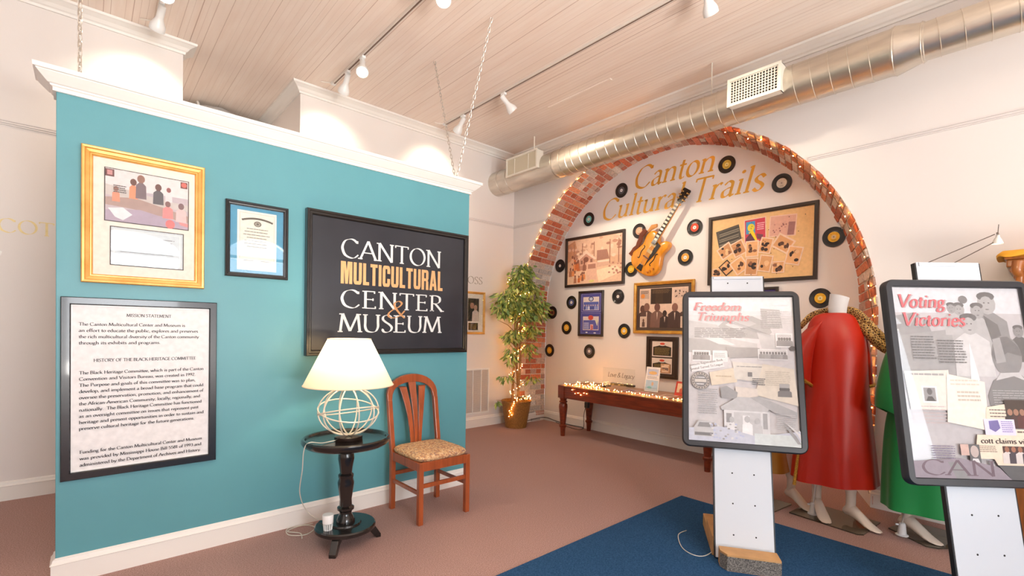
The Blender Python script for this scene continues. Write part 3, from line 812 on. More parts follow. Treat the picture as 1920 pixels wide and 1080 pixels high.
o = p.build('wall_lettering', m_ink); o.location = (0, YB, 0); tag(o, 'small white lettering cut off at left edge, below the cream capitals', 'lettering')
p = Print(1, 1, -.0005); p.T('OSS', 3.60, 3.845, 1.852, .092, (150, 140, 128), th=.09, k=.3, res=6, serif=False)
o = p.build('wall_lettering', m_ink); o.location = (0, YB, 0); tag(o, 'thin grey capitals on back wall above the couple portrait', 'lettering')

# return air grille
W_, H_ = .40, .59
t = thing('air_grille', 'white louvred return air grille low on back wall beside potted tree', 'grille', (3.78, YB, .17))
b = MB(); b.sweep_rect(W_, H_, [(0, 0), (0, .008), (.02, .01), (.024, .004), (.024, 0)])
for x in (-.075, .06): b.box(x - .006, x + .006, -.011, -.002, .02, H_ - .02)
b.build('grille_frame', m_white, t)
b = MB()
for i in range(44):
    z = .028 + i * (H_ - .06) / 43; b.hexa([(-W_ / 2 + .02, -.001, z - .004), (W_ / 2 - .02, -.001, z - .004), (W_ / 2 - .02, -.001, z - .003), (-W_ / 2 + .02, -.001, z - .003), (-W_ / 2 + .02, -.009, z + .004), (W_ / 2 - .02, -.009, z + .004), (W_ / 2 - .02, -.009, z + .005), (-W_ / 2 + .02, -.009, z + .005)])
b.build('louvres', M('grille_paint', (222, 212, 202), .4), t)

# ------------------------------------------------------------------ pedestal table, lamp, chair
TX, TY = 1.145, 2.735
m_tbl = M('black_table', (26, 23, 22), .22, coat=.5, var=.2, vscale=12)
t = thing('pedestal_table', 'small round black pedestal table with turned column on teal wall side', 'table', (TX, TY, 0))
TZ = .622
b = MB(); b.lathe([(.0, TZ - .045), (.2, TZ - .045), (.222, TZ - .04), (.240, TZ - .028), (.248, TZ - .012), (.246, TZ + .002), (.238, TZ + .008), (.228, TZ + .006), (.222, TZ - .006), (.20, TZ - .012), (0, TZ - .012)], seg=56, cap0=False, cap1=False); b.build('tabletop', m_tbl, t, smooth=True)
b = MB(); b.lathe([(.0, .12), (.052, .12), (.054, .135), (.046, .15), (.04, .165), (.034, .175), (.036, .19), (.048, .20), (.048, .212), (.036, .222), (.034, .26), (.044, .33), (.047, .36), (.04, .385), (.044, .395), (.044, .405), (.034, .415), (.038, .45), (.046, .50), (.044, .53), (.034, .55), (.046, .562), (.05, .577), (0, .577)], seg=28, cap0=False, cap1=False); b.build('column', m_tbl, t, smooth=True)
b = MB(); b.lathe([(0, .085), (.165, .085), (.172, .092), (.172, .108), (.165, .115), (.09, .117), (.086, .126), (0, .127)], seg=40, cap0=False, cap1=False); b.build('base_plate', m_tbl, t, smooth=True)
for a in (228, 347, 107):
    b = MB(); ca, sa = math.cos(R(a)), math.sin(R(a)); px, py = -sa, ca
    def q(r_, s, z): return (ca * r_ + px * s, sa * r_ + py * s, z)
    r0 = [(.11, .088, .06), (.15, .086, .05), (.185, .05, .03), (.205, .012, .0), (.175, .0, .0)]
    rings = []
    for (r_, zt, zb) in ((.10, .088, .060), (.14, .088, .045), (.165, .082, .015), (.178, .062, .0), (.205, .02, .0)):
        rings.append([q(r_, -.02, zb), q(r_, .02, zb), q(r_, .02, zt), q(r_, -.02, zt)])
    b.loft(rings); b.build('foot', m_tbl, t, bevel=.003)

t = thing('table_lamp', 'lit table lamp with cream cone shade and open white wire sphere base', 'lamp', (TX + .012, TY, TZ - .012))
b = MB(); b.lathe([(0, 0), (.078, 0), (.08, .003), (.08, .022), (.076, .025), (0, .025)], seg=36, cap0=False, cap1=False); b.build('base', M('lamp_base_wood', (38, 24, 18), .25, coat=.5), t, smooth=True)
m_wire = M('wire_white', (226, 214, 196), .35, .2)
RS, HS = .170, .140; CZ = .03 + HS
for k in range(5):
    a = PI * k / 5 + .25
    b = MB()
    b.tube([(RS * math.cos(2 * PI * j / 40) * math.cos(a), RS * math.cos(2 * PI * j / 40) * math.sin(a), CZ + HS * math.sin(2 * PI * j / 40)) for j in range(40)], .0042, 8, False, True)
    b.build('wire_hoop', m_wire, t, smooth=True)
for tilt, zc, k in ((.34, .02, 1.0), (-.30, -.01, .99)):
    b = MB(); pts = []
    for j in range(48):
        q_ = 2 * PI * j / 48; x = math.cos(q_); y = math.sin(q_)
        z = tilt * y; l = math.sqrt(x * x + y * y + z * z); pts.append((RS * x / l * 1.01, RS * y / l * 1.01, CZ + HS * z / l * 1.01 + zc * .2))
    b.tube(pts, .0042, 8, False, True); b.build('wire_hoop', m_wire, t, smooth=True)
b = MB(); b.cyl((0, 0, CZ + HS - .01), (0, 0, .40), .008); b.lathe([(.016, .33), (.018, .40), (.014, .41)], seg=16); b.build('stem', M('brass', (200, 160, 90), .3, .9), t, smooth=True)
m_rim = M('rim_tape', (232, 214, 186), .7)
def mat_shade():
    m = bpy.data.materials.new('shade_linen'); m.use_nodes = True; nt = m.node_tree; nt.nodes.clear()
    o = nd(nt, 'ShaderNodeOutputMaterial'); mx = nd(nt, 'ShaderNodeMixShader'); mx.inputs[0].default_value = .5
    d = nd(nt, 'ShaderNodeBsdfDiffuse'); tl = nd(nt, 'ShaderNodeBsdfTranslucent')
    d.inputs[0].default_value = lin((240, 232, 216)); tl.inputs[0].default_value = lin((250, 234, 208))
    nt.links.new(d.outputs[0], mx.inputs[1]); nt.links.new(tl.outputs[0], mx.inputs[2]); nt.links.new(mx.outputs[0], o.inputs[0])
    return m
b = MB(); z0, z1 = .934 - .61, 1.205 - .61
b.lathe([(.254, z0), (.121, z1)], seg=64, cap0=False, cap1=False); shade_o = b.build('lamp_shade', mat_shade(), t, smooth=True)
for r_, z in ((.254, z0), (.121, z1)):
    b = MB(); b.tube([(r_ * math.cos(2 * PI * j / 48), r_ * math.sin(2 * PI * j / 48), z) for j in range(48)], .003, 6, False, True)
    b.build('shade_rim', m_rim, shade_o, smooth=True)
b = MB(); b.lathe([(.012, .405), (.026, .43), (.033, .455), (.03, .48), (.015, .5), (0, .503)], seg=20, cap0=True, cap1=False); b.build('bulb', M_emit('lamp_bulb', (255, 214, 150), 14), t, smooth=True)
l = bpy.data.lights.new('lamp_light', 'POINT'); l.energy = LAMP_W; l.color = (1.0, .86, .64); l.shadow_soft_size = .04
lo = bpy.data.objects.new('lamp_light', l); COL.objects.link(lo); lo.parent = t; lo.location = (0, 0, .50)
m_cord = M('clear_cord', (214, 208, 196), .35)
b = MB(); b.tube(crom([(-.07, 0, .006), (-.16, -.02, .006), (-.238, -.035, .0215), (-.262, -.025, -.02), (-.255, .02, -.14), (-.235, .12, -.30), (-.17, .2, -.44), (-.12, .12, -.485), (-.10, .02, -.44)], 8), .0028, 6)
b.build('cord', m_cord, t, smooth=True)

# the plastic plug cup on the table foot and slack cord on the carpet
t = thing('plastic_cup', 'small white plastic cup with clear ribbed foot on pedestal table base', 'cup', (TX - .115, TY - .03, .116))
b = MB(); b.lathe([(.024, .035), (.029, .04), (.031, .085), (.029, .088), (.024, .088), (.0, .088)], seg=24, cap0=True, cap1=False); b.build('cup_body', m_white, t, smooth=True)
b = MB()
for i in range(12):
    a = 2 * PI * i / 12; b.cyl((.020 * math.cos(a), .020 * math.sin(a), 0), (.024 * math.cos(a), .024 * math.sin(a), .036), .004, .004, 6)
b.lathe([(.0, 0), (.021, 0), (.021, .004), (0, .004)], seg=20); b.build('ribbed_foot', M('frosted_plastic', (225, 228, 226), .2), t, smooth=True)
b = MB(); b.tube(crom([(.965, 2.94, .004), (.98, 3.02, .004), (.93, 3.10, .004), (1.03, 3.13, .004), (1.08, 3.05, .004), (1.0, 2.98, .004), (.92, 3.04, .004), (.95, 3.14, .004), (1.09, 3.12, .004)], 10), .003, 6)
o = b.build('cord', m_cord, None, smooth=True); tag(o, 'slack clear cord looped on carpet between pedestal table and teal wall', 'cord')

# ------------------------------------------------------------------ chair
m_chair = M('cherry_wood', (160, 78, 38), .32, var=.22, vscale=5, stretch=(8, 8, 1), coat=.35)
t = thing('dining_chair', 'cherry wood dining chair with patterned seat against teal wall', 'chair', (1.795, 2.86, 0))
HW, YF, YR = .185, -.19, .185
LS = .034
for s in (-1, 1):
    b = MB(); b.box(s * HW - LS / 2, s * HW + LS / 2, YF - LS / 2, YF + LS / 2, 0, .405); b.build('leg', m_chair, t, bevel=.004)
def rearpost(s, z):      # plan position of rear post at height z
    lean = 0 if z < .42 else (z - .42) * .16
    return (s * (HW - .0 + (.004 if z > .42 else 0)), YR + lean)
pts = []
for s in (-1, 1):
    b = MB(); rings = []
    for z in (0, .2, .4, .46, .6, .72, .76):
        x, y = rearpost(s, z); h = .017
        rings.append([(x - h, y - h, z), (x + h, y - h, z), (x + h, y + h, z), (x - h, y + h, z)])
    b.loft(rings); b.build('leg', m_chair, t, bevel=.004)
b = MB(); rings = []
for i in range(17):
    a = PI * i / 16; x = -(HW + .004) * math.cos(a); k = math.sin(a) ** .75
    z = .755 + .152 * k; y = YR + (z - .42) * .16
    nx, nz = -math.cos(a), math.sin(a) * .8 + .001; l = math.hypot(nx, nz); nx /= l; nz /= l
    g = .0175 + .012 * k
    rings.append([(x - nx * g, y - .014, z - nz * g), (x + nx * g, y - .014, z + nz * g), (x + nx * g, y + .014, z + nz * g), (x - nx * g, y + .014, z - nz * g)])
b.loft(rings); b.build('crest_rail', m_chair, t, bevel=.004)
for k in (-1, 0, 1):
    b = MB(); rings = []
    for i in range(11):
        f = i / 10; z = .42 + f * .47
        x = k * (.030 + .058 * f ** 1.7); w_ = .013 + .018 * f ** 1.5
        y = YR + (z - .42) * .16 - .02 * math.sin(PI * f)
        top = min(z, .90 - .06 * abs(x) / .1)
        rings.append([(x - w_, y - .006, top), (x + w_, y - .006, top), (x + w_, y + .006, top), (x - w_, y + .006, top)])
    b.loft(rings); b.build('back_splat', m_chair, t, bevel=.002)
b = MB()
b.box(-HW, HW, YF - .012, YF + .012, .345, .405); b.box(-HW, HW, YR - .012, YR + .012, .345, .42)
for s in (-1, 1): b.box(s * HW - .012, s * HW + .012, YF, YR, .345, .405)
b.build('seat_frame', m_chair, t, bevel=.003)
for s in (-1, 1):
    b = MB(); b.box(s * HW - .009, s * HW + .009, YF, YR, .19, .215); b.build('stretcher', m_chair, t, bevel=.003)
b = MB(); b.box(-HW, HW, YF - .009, YF + .009, .235, .262); b.build('stretcher', m_chair, t, bevel=.003)
b = MB(); b.box(-HW, HW, YR - .009, YR + .009, .235, .262); b.build('stretcher', m_chair, t, bevel=.003)
b = MB(); rings = []
for f, z in ((.93, .402), (1.0, .412), (1.02, .425), (.99, .438), (.9, .449), (.6, .455), (.1, .457)):
    ring = []
    for j in range(32):
        a = 2 * PI * j / 32; c, s_ = math.cos(a), math.sin(a)
        c = math.copysign(abs(c) ** .35, c); s_ = math.copysign(abs(s_) ** .35, s_)
        ring.append((c * .198 * f, -.005 + s_ * .2 * f, z))
    rings.append(ring)
b.loft(rings)
def mat_seat():
    m = M('seat_weave', (198, 156, 112), .9, bump=.4, bscale=220)
    nt = m.node_tree; bs = nt.nodes['Principled BSDF']
    tc = nd(nt, 'ShaderNodeTexCoord'); v = nd(nt, 'ShaderNodeTexVoronoi'); v.inputs['Scale'].default_value = 110
    nt.links.new(tc.outputs['Object'], v.inputs['Vector'])
    rp = nd(nt, 'ShaderNodeValToRGB'); rp.color_ramp.interpolation = 'CONSTANT'
    cols = [(212, 172, 128), (186, 132, 94), (220, 188, 146), (150, 114, 100), (202, 158, 114)]
    e = rp.color_ramp.elements; e[0].color = lin(cols[0]); e[1].position = .3; e[1].color = lin(cols[1])
    for i, ps in enumerate((.5, .72, .86)):
        q_ = e.new(ps); q_.color = lin(cols[i + 2])
    sp = nd(nt, 'ShaderNodeSeparateColor'); nt.links.new(v.outputs['Color'], sp.inputs[0]); nt.links.new(sp.outputs[0], rp.inputs[0])
    nt.links.new(rp.outputs[0], bs.inputs['Base Color'])
    return m
b.build('seat', mat_seat(), t, smooth=True)

# ------------------------------------------------------------------ rug
b = MB(); b.box(.3, 3.455, -2.3, 1.86, .0, .009); o = b.build('area_rug', m_rug, None, bevel=.004)
tag(o, 'large plain blue rug on mauve carpet under the tilted posters', 'rug')

# ------------------------------------------------------------------ potted ficus in the corner
PX, PYY = 4.20, 4.60
t = thing('potted_tree', 'leafy potted fig tree wound with fairy lights in corner by brick arch', 'plant', (PX, PYY, 0))
b = MB(); prof = []
for i in range(29):
    f = i / 28; r_ = .135 + .055 * f; prof.append((r_ + (.004 if i % 2 else 0), .33 * f))
b.lathe([(0, 0)] + prof + [(.20, .34), (.195, .35), (.175, .34), (.17, .29), (0, .29)], seg=36, cap0=False, cap1=False)
b.build('basket', M('wicker', (150, 102, 42), .6, var=.3, vscale=60, bump=.5, bscale=160), t, smooth=True)
b = MB(); b.lathe([(0, .295), (.172, .295), (.12, .315), (0, .32)], seg=24, cap0=False, cap1=False); b.build('moss', M('dry_moss', (122, 96, 52), .95, var=.4, vscale=60, bump=.8, bscale=90), t, smooth=True)
rt = random.Random(11)
m_bark = M('bark', (150, 112, 72), .8, var=.25, vscale=30, bump=.4, bscale=80)
for k in range(3):
    a = k * 2.1; pts = []
    for i in range(9):
        f = i / 8; tw = a + f * 2.6; r_ = .05 * (1 - f * .3)
        pts.append((r_ * math.cos(tw), r_ * math.sin(tw), .28 + f * 1.5))
    b = MB(); b.tube(crom(pts, 4), [.019 - .008 * i / 32 for i in range(33)], 8); b.build('trunk', m_bark, t, smooth=True)
b = MB(); cl = []
def clump(c, rx, ry, rz, n, bright):
    for _ in range(n):
        while True:
            u = Vector((rt.uniform(-1, 1), rt.uniform(-1, 1), rt.uniform(-1, 1)))
            if u.length < 1: break
        u = u * (.55 + .45 * rt.random()) if u.length > .4 else u
        p_ = Vector((c[0] + u.x * rx, c[1] + u.y * ry, c[2] + u.z * rz)); leaf(p_, u, bright)
greens = [(122, 144, 70), (150, 168, 84), (98, 124, 64), (172, 184, 98), (112, 138, 80), (190, 192, 116)]
def leaf(p_, u, bright=1.0):
    L = rt.uniform(.06, .10); W = L * rt.uniform(.34, .44)
    d = Vector((u.x + rt.uniform(-.5, .5), u.y + rt.uniform(-.5, .5), -.7 + rt.uniform(-.5, .6))).normalized()
    s = d.cross(Vector((rt.uniform(-1, 1), rt.uniform(-1, 1), rt.uniform(.2, 1)))).normalized(); n = d.cross(s)
    if p_.y + PYY > YB - .11 or p_.x + PX > XN - .11 or (p_.x + PX > 4.25 and p_.y + PYY > 4.64): return
    c = greens[rt.randrange(6)]; k = rt.uniform(.9, 1.3) * bright
    m1 = p_ + d * L * .45 - n * L * .05
    v = [p_, p_ + d * L * .28 + s * W * .45 + n * L * .02, p_ + d * L * .62 + s * W * .4, p_ + d * L - n * L * .1, p_ + d * L * .62 - s * W * .4, p_ + d * L * .28 - s * W * .45 + n * L * .02, m1]
    b.add([tuple(x) for x in v], [(0, 6, 1), (1, 6, 2), (2, 6, 3), (3, 6, 4), (4, 6, 5), (5, 6, 0)], lin(tuple(min(255, x * k) for x in c)))
for c, rx, ry, rz, n in (((.05, -.02, 1.90), .22, .18, .24, 300), ((.22, .02, 1.78), .24, .2, .22, 240), ((-.16, -.04, 1.66), .26, .2, .20, 290), ((.28, -.03, 1.52), .26, .2, .18, 230), ((.02, -.05, 1.52), .3, .2, .2, 260),
                         ((-.30, -.02, 1.52), .15, .15, .10, 90), ((.12, -.02, 2.08), .13, .1, .10, 70), ((-.02, -.04, 2.04), .11, .1, .1, 50), ((.36, -.05, 1.62), .18, .12, .12, 90), ((.20, -.02, 1.26), .2, .15, .12, 110), ((-.12, -.04, 1.20), .18, .14, .12, 110), ((.18, -.02, 1.02), .14, .12, .14, 70), ((-.14, -.04, .94), .1, .1, .16, 55),
                         ((-.22, -.04, .66), .12, .08, .05, 28), ((.26, -.02, .62), .12, .08, .05, 26), ((-.34, .0, .36), .05, .05, .03, 9)):
    clump(c, rx, ry, rz, n, 1.0)
m_leaf = M_ink('fig_leaf', .45, noise=.12)
b.build('foliage', m_leaf, t)
for k in range(26):
    b = MB(); a = rt.uniform(0, 6.28); z = rt.uniform(.9, 1.7); l = rt.uniform(.15, .36)
    x1, y1 = math.cos(a) * l, math.sin(a) * l * .6
    if y1 + PYY > YB - .12: y1 = -y1
    if x1 > .1: y1 = -abs(y1)
    b.tube([(0, 0, z), (x1 * .5, y1 * .5, z + .12), (x1, y1, z + .18)], [.006, .004, .002], 5); b.build('branch', m_bark, t, smooth=True)
for x1, y1, z in ((-.3, -.04, .68), (.32, -.03, .64), (-.34, 0, .38)):
    b = MB(); b.tube([(0, 0, z - .12), (x1 * .6, y1, z - .02), (x1, y1, z)], [.005, .004, .002], 5); b.build('branch', m_bark, t, smooth=True)

# fairy lights -------------------------------------------------------
m_bulb = M_emit('fairy_bulb', (255, 176, 84), FAIRY * .5); m_bulb_arch = M_emit('fairy_bulb_arch', (255, 166, 72), FAIRY)
m_wirec = M('green_wire', (92, 74, 48), .5)
def fairy(label, pts, cat='string lights', every=1, mb_=None):
    """wire through pts with a bulb at each of them"""
    base = Vector(pts[0]); t = thing('string_lights', label, cat, base)
    L = [tuple(Vector(p_) - base) for p_ in pts]
    b = MB(); b.tube(crom(L, 3), .0022, 5); b.build('wire', m_wirec, t, smooth=True)
    b0 = None
    for i, q_ in enumerate(L):
        if i % every: continue
        if b0 is None:
            b = MB(); b.lathe([(.001, -.003), (.0023, -.0015), (.0026, .0025), (.0015, .006), (0, .0075)], seg=8, cap0=True, cap1=False)
            b0 = b.build('bulb', mb_ or m_bulb, t, smooth=True); o = b0
        else:
            o = b0.copy(); COL.objects.link(o); o.parent = t
        o.location = q_; o.rotation_euler = (rt.uniform(-1.5, 1.5), rt.uniform(-1.5, 1.5), 0)
    return t
# wound round the tree
pts = []
for i in range(72):
    f = i / 71; a = f * 6.28 * 6.5
    z = .36 + f * 1.55; r_ = .07 + .03 * rt.random() + (.10 * max(0, f - .45))
    pts.append((PX + r_ * math.cos(a), min(PYY + r_ * math.sin(a), YB - .05), z))
fairy('fairy lights wound up trunk of the corner fig tree', pts)
pts = [(PX - .13 + .03 * rt.random() + .26 * rt.random(), PYY - .08 - .05 * rt.random(), .36 + .05 * rt.random()) for i in range(26)]
pts += [(PX - .17 + .0 * i + rt.uniform(-.015, .015), PYY - .165 + rt.uniform(-.01, .01) + .02, .36 - .025 * i) for i in range(9)]
pts = [(x, y if z > .352 else PYY - math.sqrt(max(0, (.147 + .055 * z / .33) ** 2 - (x - PX) ** 2)) - .006, z) for x, y, z in pts]
fairy('heap of fairy lights in fig tree basket, trailing down its front', pts)
# along the outer edge of the arch
O = ARCH_OUT; pts = []
for i in range(70):
    s = .10 + .895 * i / 69; k = s * (len(O) - 1); j = min(int(k), len(O) - 2); f = k - j
    y, z = O[j][0] + (O[j + 1][0] - O[j][0]) * f, O[j][1] + (O[j + 1][1] - O[j][1]) * f
    dy, dz = y - AO[0], max(0, z - AO[1]); l = math.hypot(dy, dz)
    g = rt.uniform(-.06, -.02) if i > 30 else rt.uniform(-.004, .02)
    pts.append((XW - .012 + (rt.uniform(.0, .08) if i > 30 else -rt.uniform(0, .01)), min(y + dy / l * g, YB - .03), max(.05, z + dz / l * g)))
fairy('long run of fairy lights around outer edge of brick arch', pts, mb_=m_bulb_arch)

# ------------------------------------------------------------------ the arched niche: lettering, records, pictures, guitar
NR = R(-90)                      # local x runs to the viewer's right (-y), local -y faces the room
goldtxt = (232, 174, 66)
m_vinyl_gold = M_ink('gold_vinyl_letter', .32, coat=.3, noise=.10, nscale=6); m_vinyl_gold.node_tree.nodes['Principled BSDF'].inputs['Metallic'].default_value = .35
p = Print(1, 1, -.0006); p.T('Canton', -3.325, -2.335, 2.962, .25, goldtxt, th=.115, k=.28, nib=28, shear=.24, res=7)
o = p.build('wall_lettering', m_vinyl_gold); o.location = (XN, 0, 0); o.rotation_euler = (0, 0, NR); tag(o, 'gold italic word Canton, upper line inside the brick arch', 'lettering')
_P, _a = text_polys('Cultural Trails', shear=.24); _b = text_polys('Cultural ', shear=.24)[1]; _c = text_polys('Cultural', shear=.24)[1]; _k = (-1.845 + 3.79) / _a
for wd, x0, x1, lb in (('Cultural', -3.79, -3.79 + _c * _k, 'gold italic word Cultural, lower left line crossed by guitar headstock'), ('Trails', -3.79 + _b * _k, -1.845, 'gold italic word Trails, lower line right of the guitar headstock')):
    p = Print(1, 1, -.0006); p.T(wd, x0, x1, 2.665, .25, goldtxt, th=.115, k=.28, nib=28, shear=.24, res=7)
    o = p.build('wall_lettering', m_vinyl_gold); o.location = (XN, 0, 0); o.rotation_euler = (0, 0, NR); tag(o, lb, 'lettering')

m_vinyl = M('vinyl_black', (24, 21, 20), .3, coat=.3)
RX = Matrix.Rotation(R(90), 4, 'X')
def mk_disc():
    b = MB(); b.TM = RX
    b.lathe([(.0, .006), (.0875, .006), (.0885, .0075), (.0875, .009), (.085, .0092), (.083, .0085), (.046, .0085), (.044, .0095), (.0, .0095)], seg=44, cap0=False, cap1=False)
    for r_ in (.052, .06, .068, .076):
        b.lathe([(r_, .0085), (r_ + .001, .0091), (r_ + .002, .0085)], seg=44, cap0=False, cap1=False)
    return b
disc_me = None
def record(y, z, labcol, cen, label, mark=None):
    global disc_me
    t = thing('vinyl_record', label, 'record', (XN, y, z), NR, 'small records on the niche wall')
    if disc_me is None:
        o = mk_disc().build('disc', m_vinyl, t, smooth=True); disc_me = o
    else:
        o = disc_me.copy(); COL.objects.link(o); o.parent = t
    p = Print(1, 1, -.0096, step=.00004)
    def circ(r_, c, n=28): p.raw([(r_ * math.cos(2 * PI * i / n), r_ * math.sin(2 * PI * i / n)) for i in range(n)], c)
    dk = tuple(x * .72 for x in labcol)
    circ(.045, labcol); 
    if mark != 'plain':
        for a in (-.7, .7): p.raw([(.03 * math.cos(PI / 2 + a * 1.2) + dx, .026 * math.sin(PI / 2 + a * .6) + dz - .002) for dx, dz in ((-.008, 0), (.008, 0), (.008, .003), (-.008, .003))], dk)
        for k in range(3): p.raw([(-.02 + k * .003, -.024 - k * .005), (.02 - k * .003, -.024 - k * .005), (.02 - k * .003, -.0215 - k * .005), (-.02 + k * .003, -.0215 - k * .005)], dk)
    if cen: circ(.0195, cen); circ(.006, tuple(x * .6 for x in cen))
    p.build('paper_label', m_ink, t)
Yl = (236, 184, 40); Wt = (236, 228, 220)
for a in ((3.48, 2.99, (84, 84, 90), (226, 226, 228), 'record with grey label, left of the gold word Canton'),
          (2.20, 2.99, (214, 178, 70), (240, 220, 140), 'record with yellow label, right of the gold word Canton'),
          (1.68, 2.69, (226, 220, 206), (214, 208, 198), 'record with white label, right of the gold word Trails'),
          (3.98, 2.72, (120, 196, 190), (234, 226, 214), 'record with pale teal label, lower left of the gold C of Cultural'),
          (3.22, 2.46, (222, 176, 142), (234, 196, 166), 'record with tan label, touching upper left of the guitar strap'),
          (2.53, 2.40, (214, 72, 34), Wt, 'record with red label, right of the guitar neck'),
          (1.25, 2.13, Yl, (222, 200, 150), 'record with bright yellow label, right of the big collage by the brick'),
          (2.63, 2.09, (224, 160, 60), Wt, 'record with orange label and white middle, right of guitar body'),
          (3.32, 2.02, Yl, (248, 214, 90), 'record with yellow label, tucked behind lower left of guitar body'),
          (4.47, 2.16, (40, 38, 40), Wt, 'record with black label, left of the framed house drawing'),
          (3.50, 1.70, (56, 46, 46), Wt, 'all dark record between blue framed picture and gold framed band photo'),
          (4.25, 1.65, (76, 84, 132), Wt, 'record with blue label, upper left of the blue framed picture'),
          (4.60, 1.52, (132, 72, 52), (70, 44, 36), 'record with brown label, partly behind fig tree leaves'),
          (4.33, 1.31, (238, 180, 60), (248, 206, 110), 'record with yellow label, lower left of the blue framed picture'),
          (3.40, 1.28, (238, 184, 48), Wt, 'record with yellow label and white middle, lower left of gold framed band photo'),
          (4.64, .99, (236, 178, 44), (250, 206, 90), 'lowest yellow label record, beside fig tree trunk'),
          (3.93, 1.01, (120, 108, 112), Wt, 'record with mauve grey label, below the blue framed picture'),
          (1.34, 1.60, Yl, (236, 220, 160), 'record with yellow label, above red mannequin by the brick')):
    record(*a)

NP = [(0, 0), (0, .026), (.003, .029), (.026, .029), (.030, .022), (.034, .022), (.036, .012)]
def nframe(name, label, y0, y1, z0, z1, prof, fm):
    return frame(name, label, 'picture', (XN, (y0 + y1) / 2, z0), NR, y1 - y0, z1 - z0, prof, fm) , y1 - y0, z1 - z0

# house drawing
t, W_, H_ = nframe('framed_drawing', 'dark framed sepia street and house scene on left of niche', 3.41, 4.362, 1.852, 2.512, NP, m_frame_brown)
p = Print(W_ - .068, H_ - .068, -.01, z0=.034); p.B(0, 0, 1, 1, (222, 176, 142))
p.B(0, 0, 1, .45, (232, 190, 160)); p.P([(0, .1), (.14, .02), (.2, .3), (.1, .45), (0, .5)], (206, 146, 110)); rp_ = random.Random(5)
for i in range(46):
    u, v = rp_.random(), rp_.uniform(.02, .45); p.E(u, v, rp_.uniform(.02, .05), rp_.uniform(.02, .05), rp_.choice([(210, 160, 132), (196, 142, 118), (240, 206, 180), (178, 126, 106), (226, 182, 156)]), 9)
for u in (.12, .28, .5, .78, .93): p.B(u, .1, u + .015, .6, (168, 116, 94))
p.B(.2, .45, .52, .72, (216, 164, 138)); p.P([(.17, .47), (.36, .28), (.56, .47), (.52, .49), (.36, .34), (.21, .49)], (240, 208, 186)); p.P([(.23, .47), (.36, .345), (.5, .47)], (206, 150, 128))
p.E(.36, .47, .05, .06, (132, 84, 68)); p.B(.26, .48, .3, .56, (150, 100, 84)); p.B(.44, .47, .48, .56, (150, 100, 84)); p.B(.21, .6, .38, .72, (196, 140, 118))
p.P([(.56, .3), (.74, .3), (.78, .5), (.56, .52)], (170, 122, 104)); p.B(.57, .52, .78, .68, (224, 178, 152)); p.B(.57, .52, .78, .56, (244, 214, 190))
p.P([(0, .74), (.4, .68), (1, .62), (1, 1), (0, 1)], (238, 196, 162)); p.P([(.55, .72), (.9, .66), (1, .8), (.6, .98)], (250, 222, 188))
p.B(.38, .54, .56, .92, (232, 186, 160)); p.B(.4, .58, .54, .68, (180, 128, 108)); p.E(.47, .95, .05, .03, (226, 210, 130))
for i in range(20):
    u = rp_.uniform(.02, .34); v = rp_.uniform(.55, .98); p.person(u, v, rp_.uniform(.14, .22), (140, 86, 68), rp_.choice([(206, 110, 60), (150, 96, 76), (226, 172, 140), (178, 116, 84), (232, 146, 88)]), 1.5, .45)
for i in range(14): p.E(rp_.uniform(.78, 1), rp_.uniform(.6, .85), .02, .02, rp_.choice([(206, 150, 126), (190, 130, 110)]), 8)
p.build('drawing', m_ink, t)

# blue framed pair
t, W_, H_ = nframe('framed_print', 'narrow dark framed blue picture of two sports pages', 3.715, 4.115, 1.204, 1.790, [(0, 0), (0, .026), (.003, .029), (.02, .029), (.026, .02), (.028, .01)], m_frame_brown)
p = Print(W_ - .05, H_ - .05, -.009, z0=.025); p.B(0, 0, 1, 1, (78, 76, 150)); p.Bo(.06, .03, .94, .45, (78, 76, 150), (190, 186, 220), .01); p.Bo(.06, .5, .94, .97, (78, 76, 150), (150, 146, 200), .01)
p.B(.13, .1, .87, .42, (222, 208, 206)); p.B(.15, .22, .85, .40, (88, 100, 176)); p.E(.5, .15, .12, .06, (58, 64, 120)); p.E(.5, .15, .08, .04, (190, 196, 220))
for i in range(7): p.person(.2 + i * .1, .41, .13, (206, 180, 176), rp_.choice([(150, 160, 210), (214, 214, 230), (70, 80, 150)]), .66, .42)
p.B(.13, .57, .87, .9, (224, 206, 204)); p.B(.15, .66, .85, .88, (96, 96, 170)); p.E(.5, .6, .12, .06, (206, 76, 60)); p.P([(.7, .66), (.86, .64), (.8, .8)], (220, 216, 190))
p.B(.48, .76, .62, .9, (226, 180, 176)); p.TU('31', .5, .61, .89, .1, (196, 50, 50), th=.2, k=.8, res=3)
p.lines(.18, .72, .45, .88, 5, (206, 206, 232), .5); p.E(.32, .955, .05, .015, (236, 236, 240)); p.E(.7, .965, .06, .015, (236, 236, 240))
p.build('print', m_ink, t)

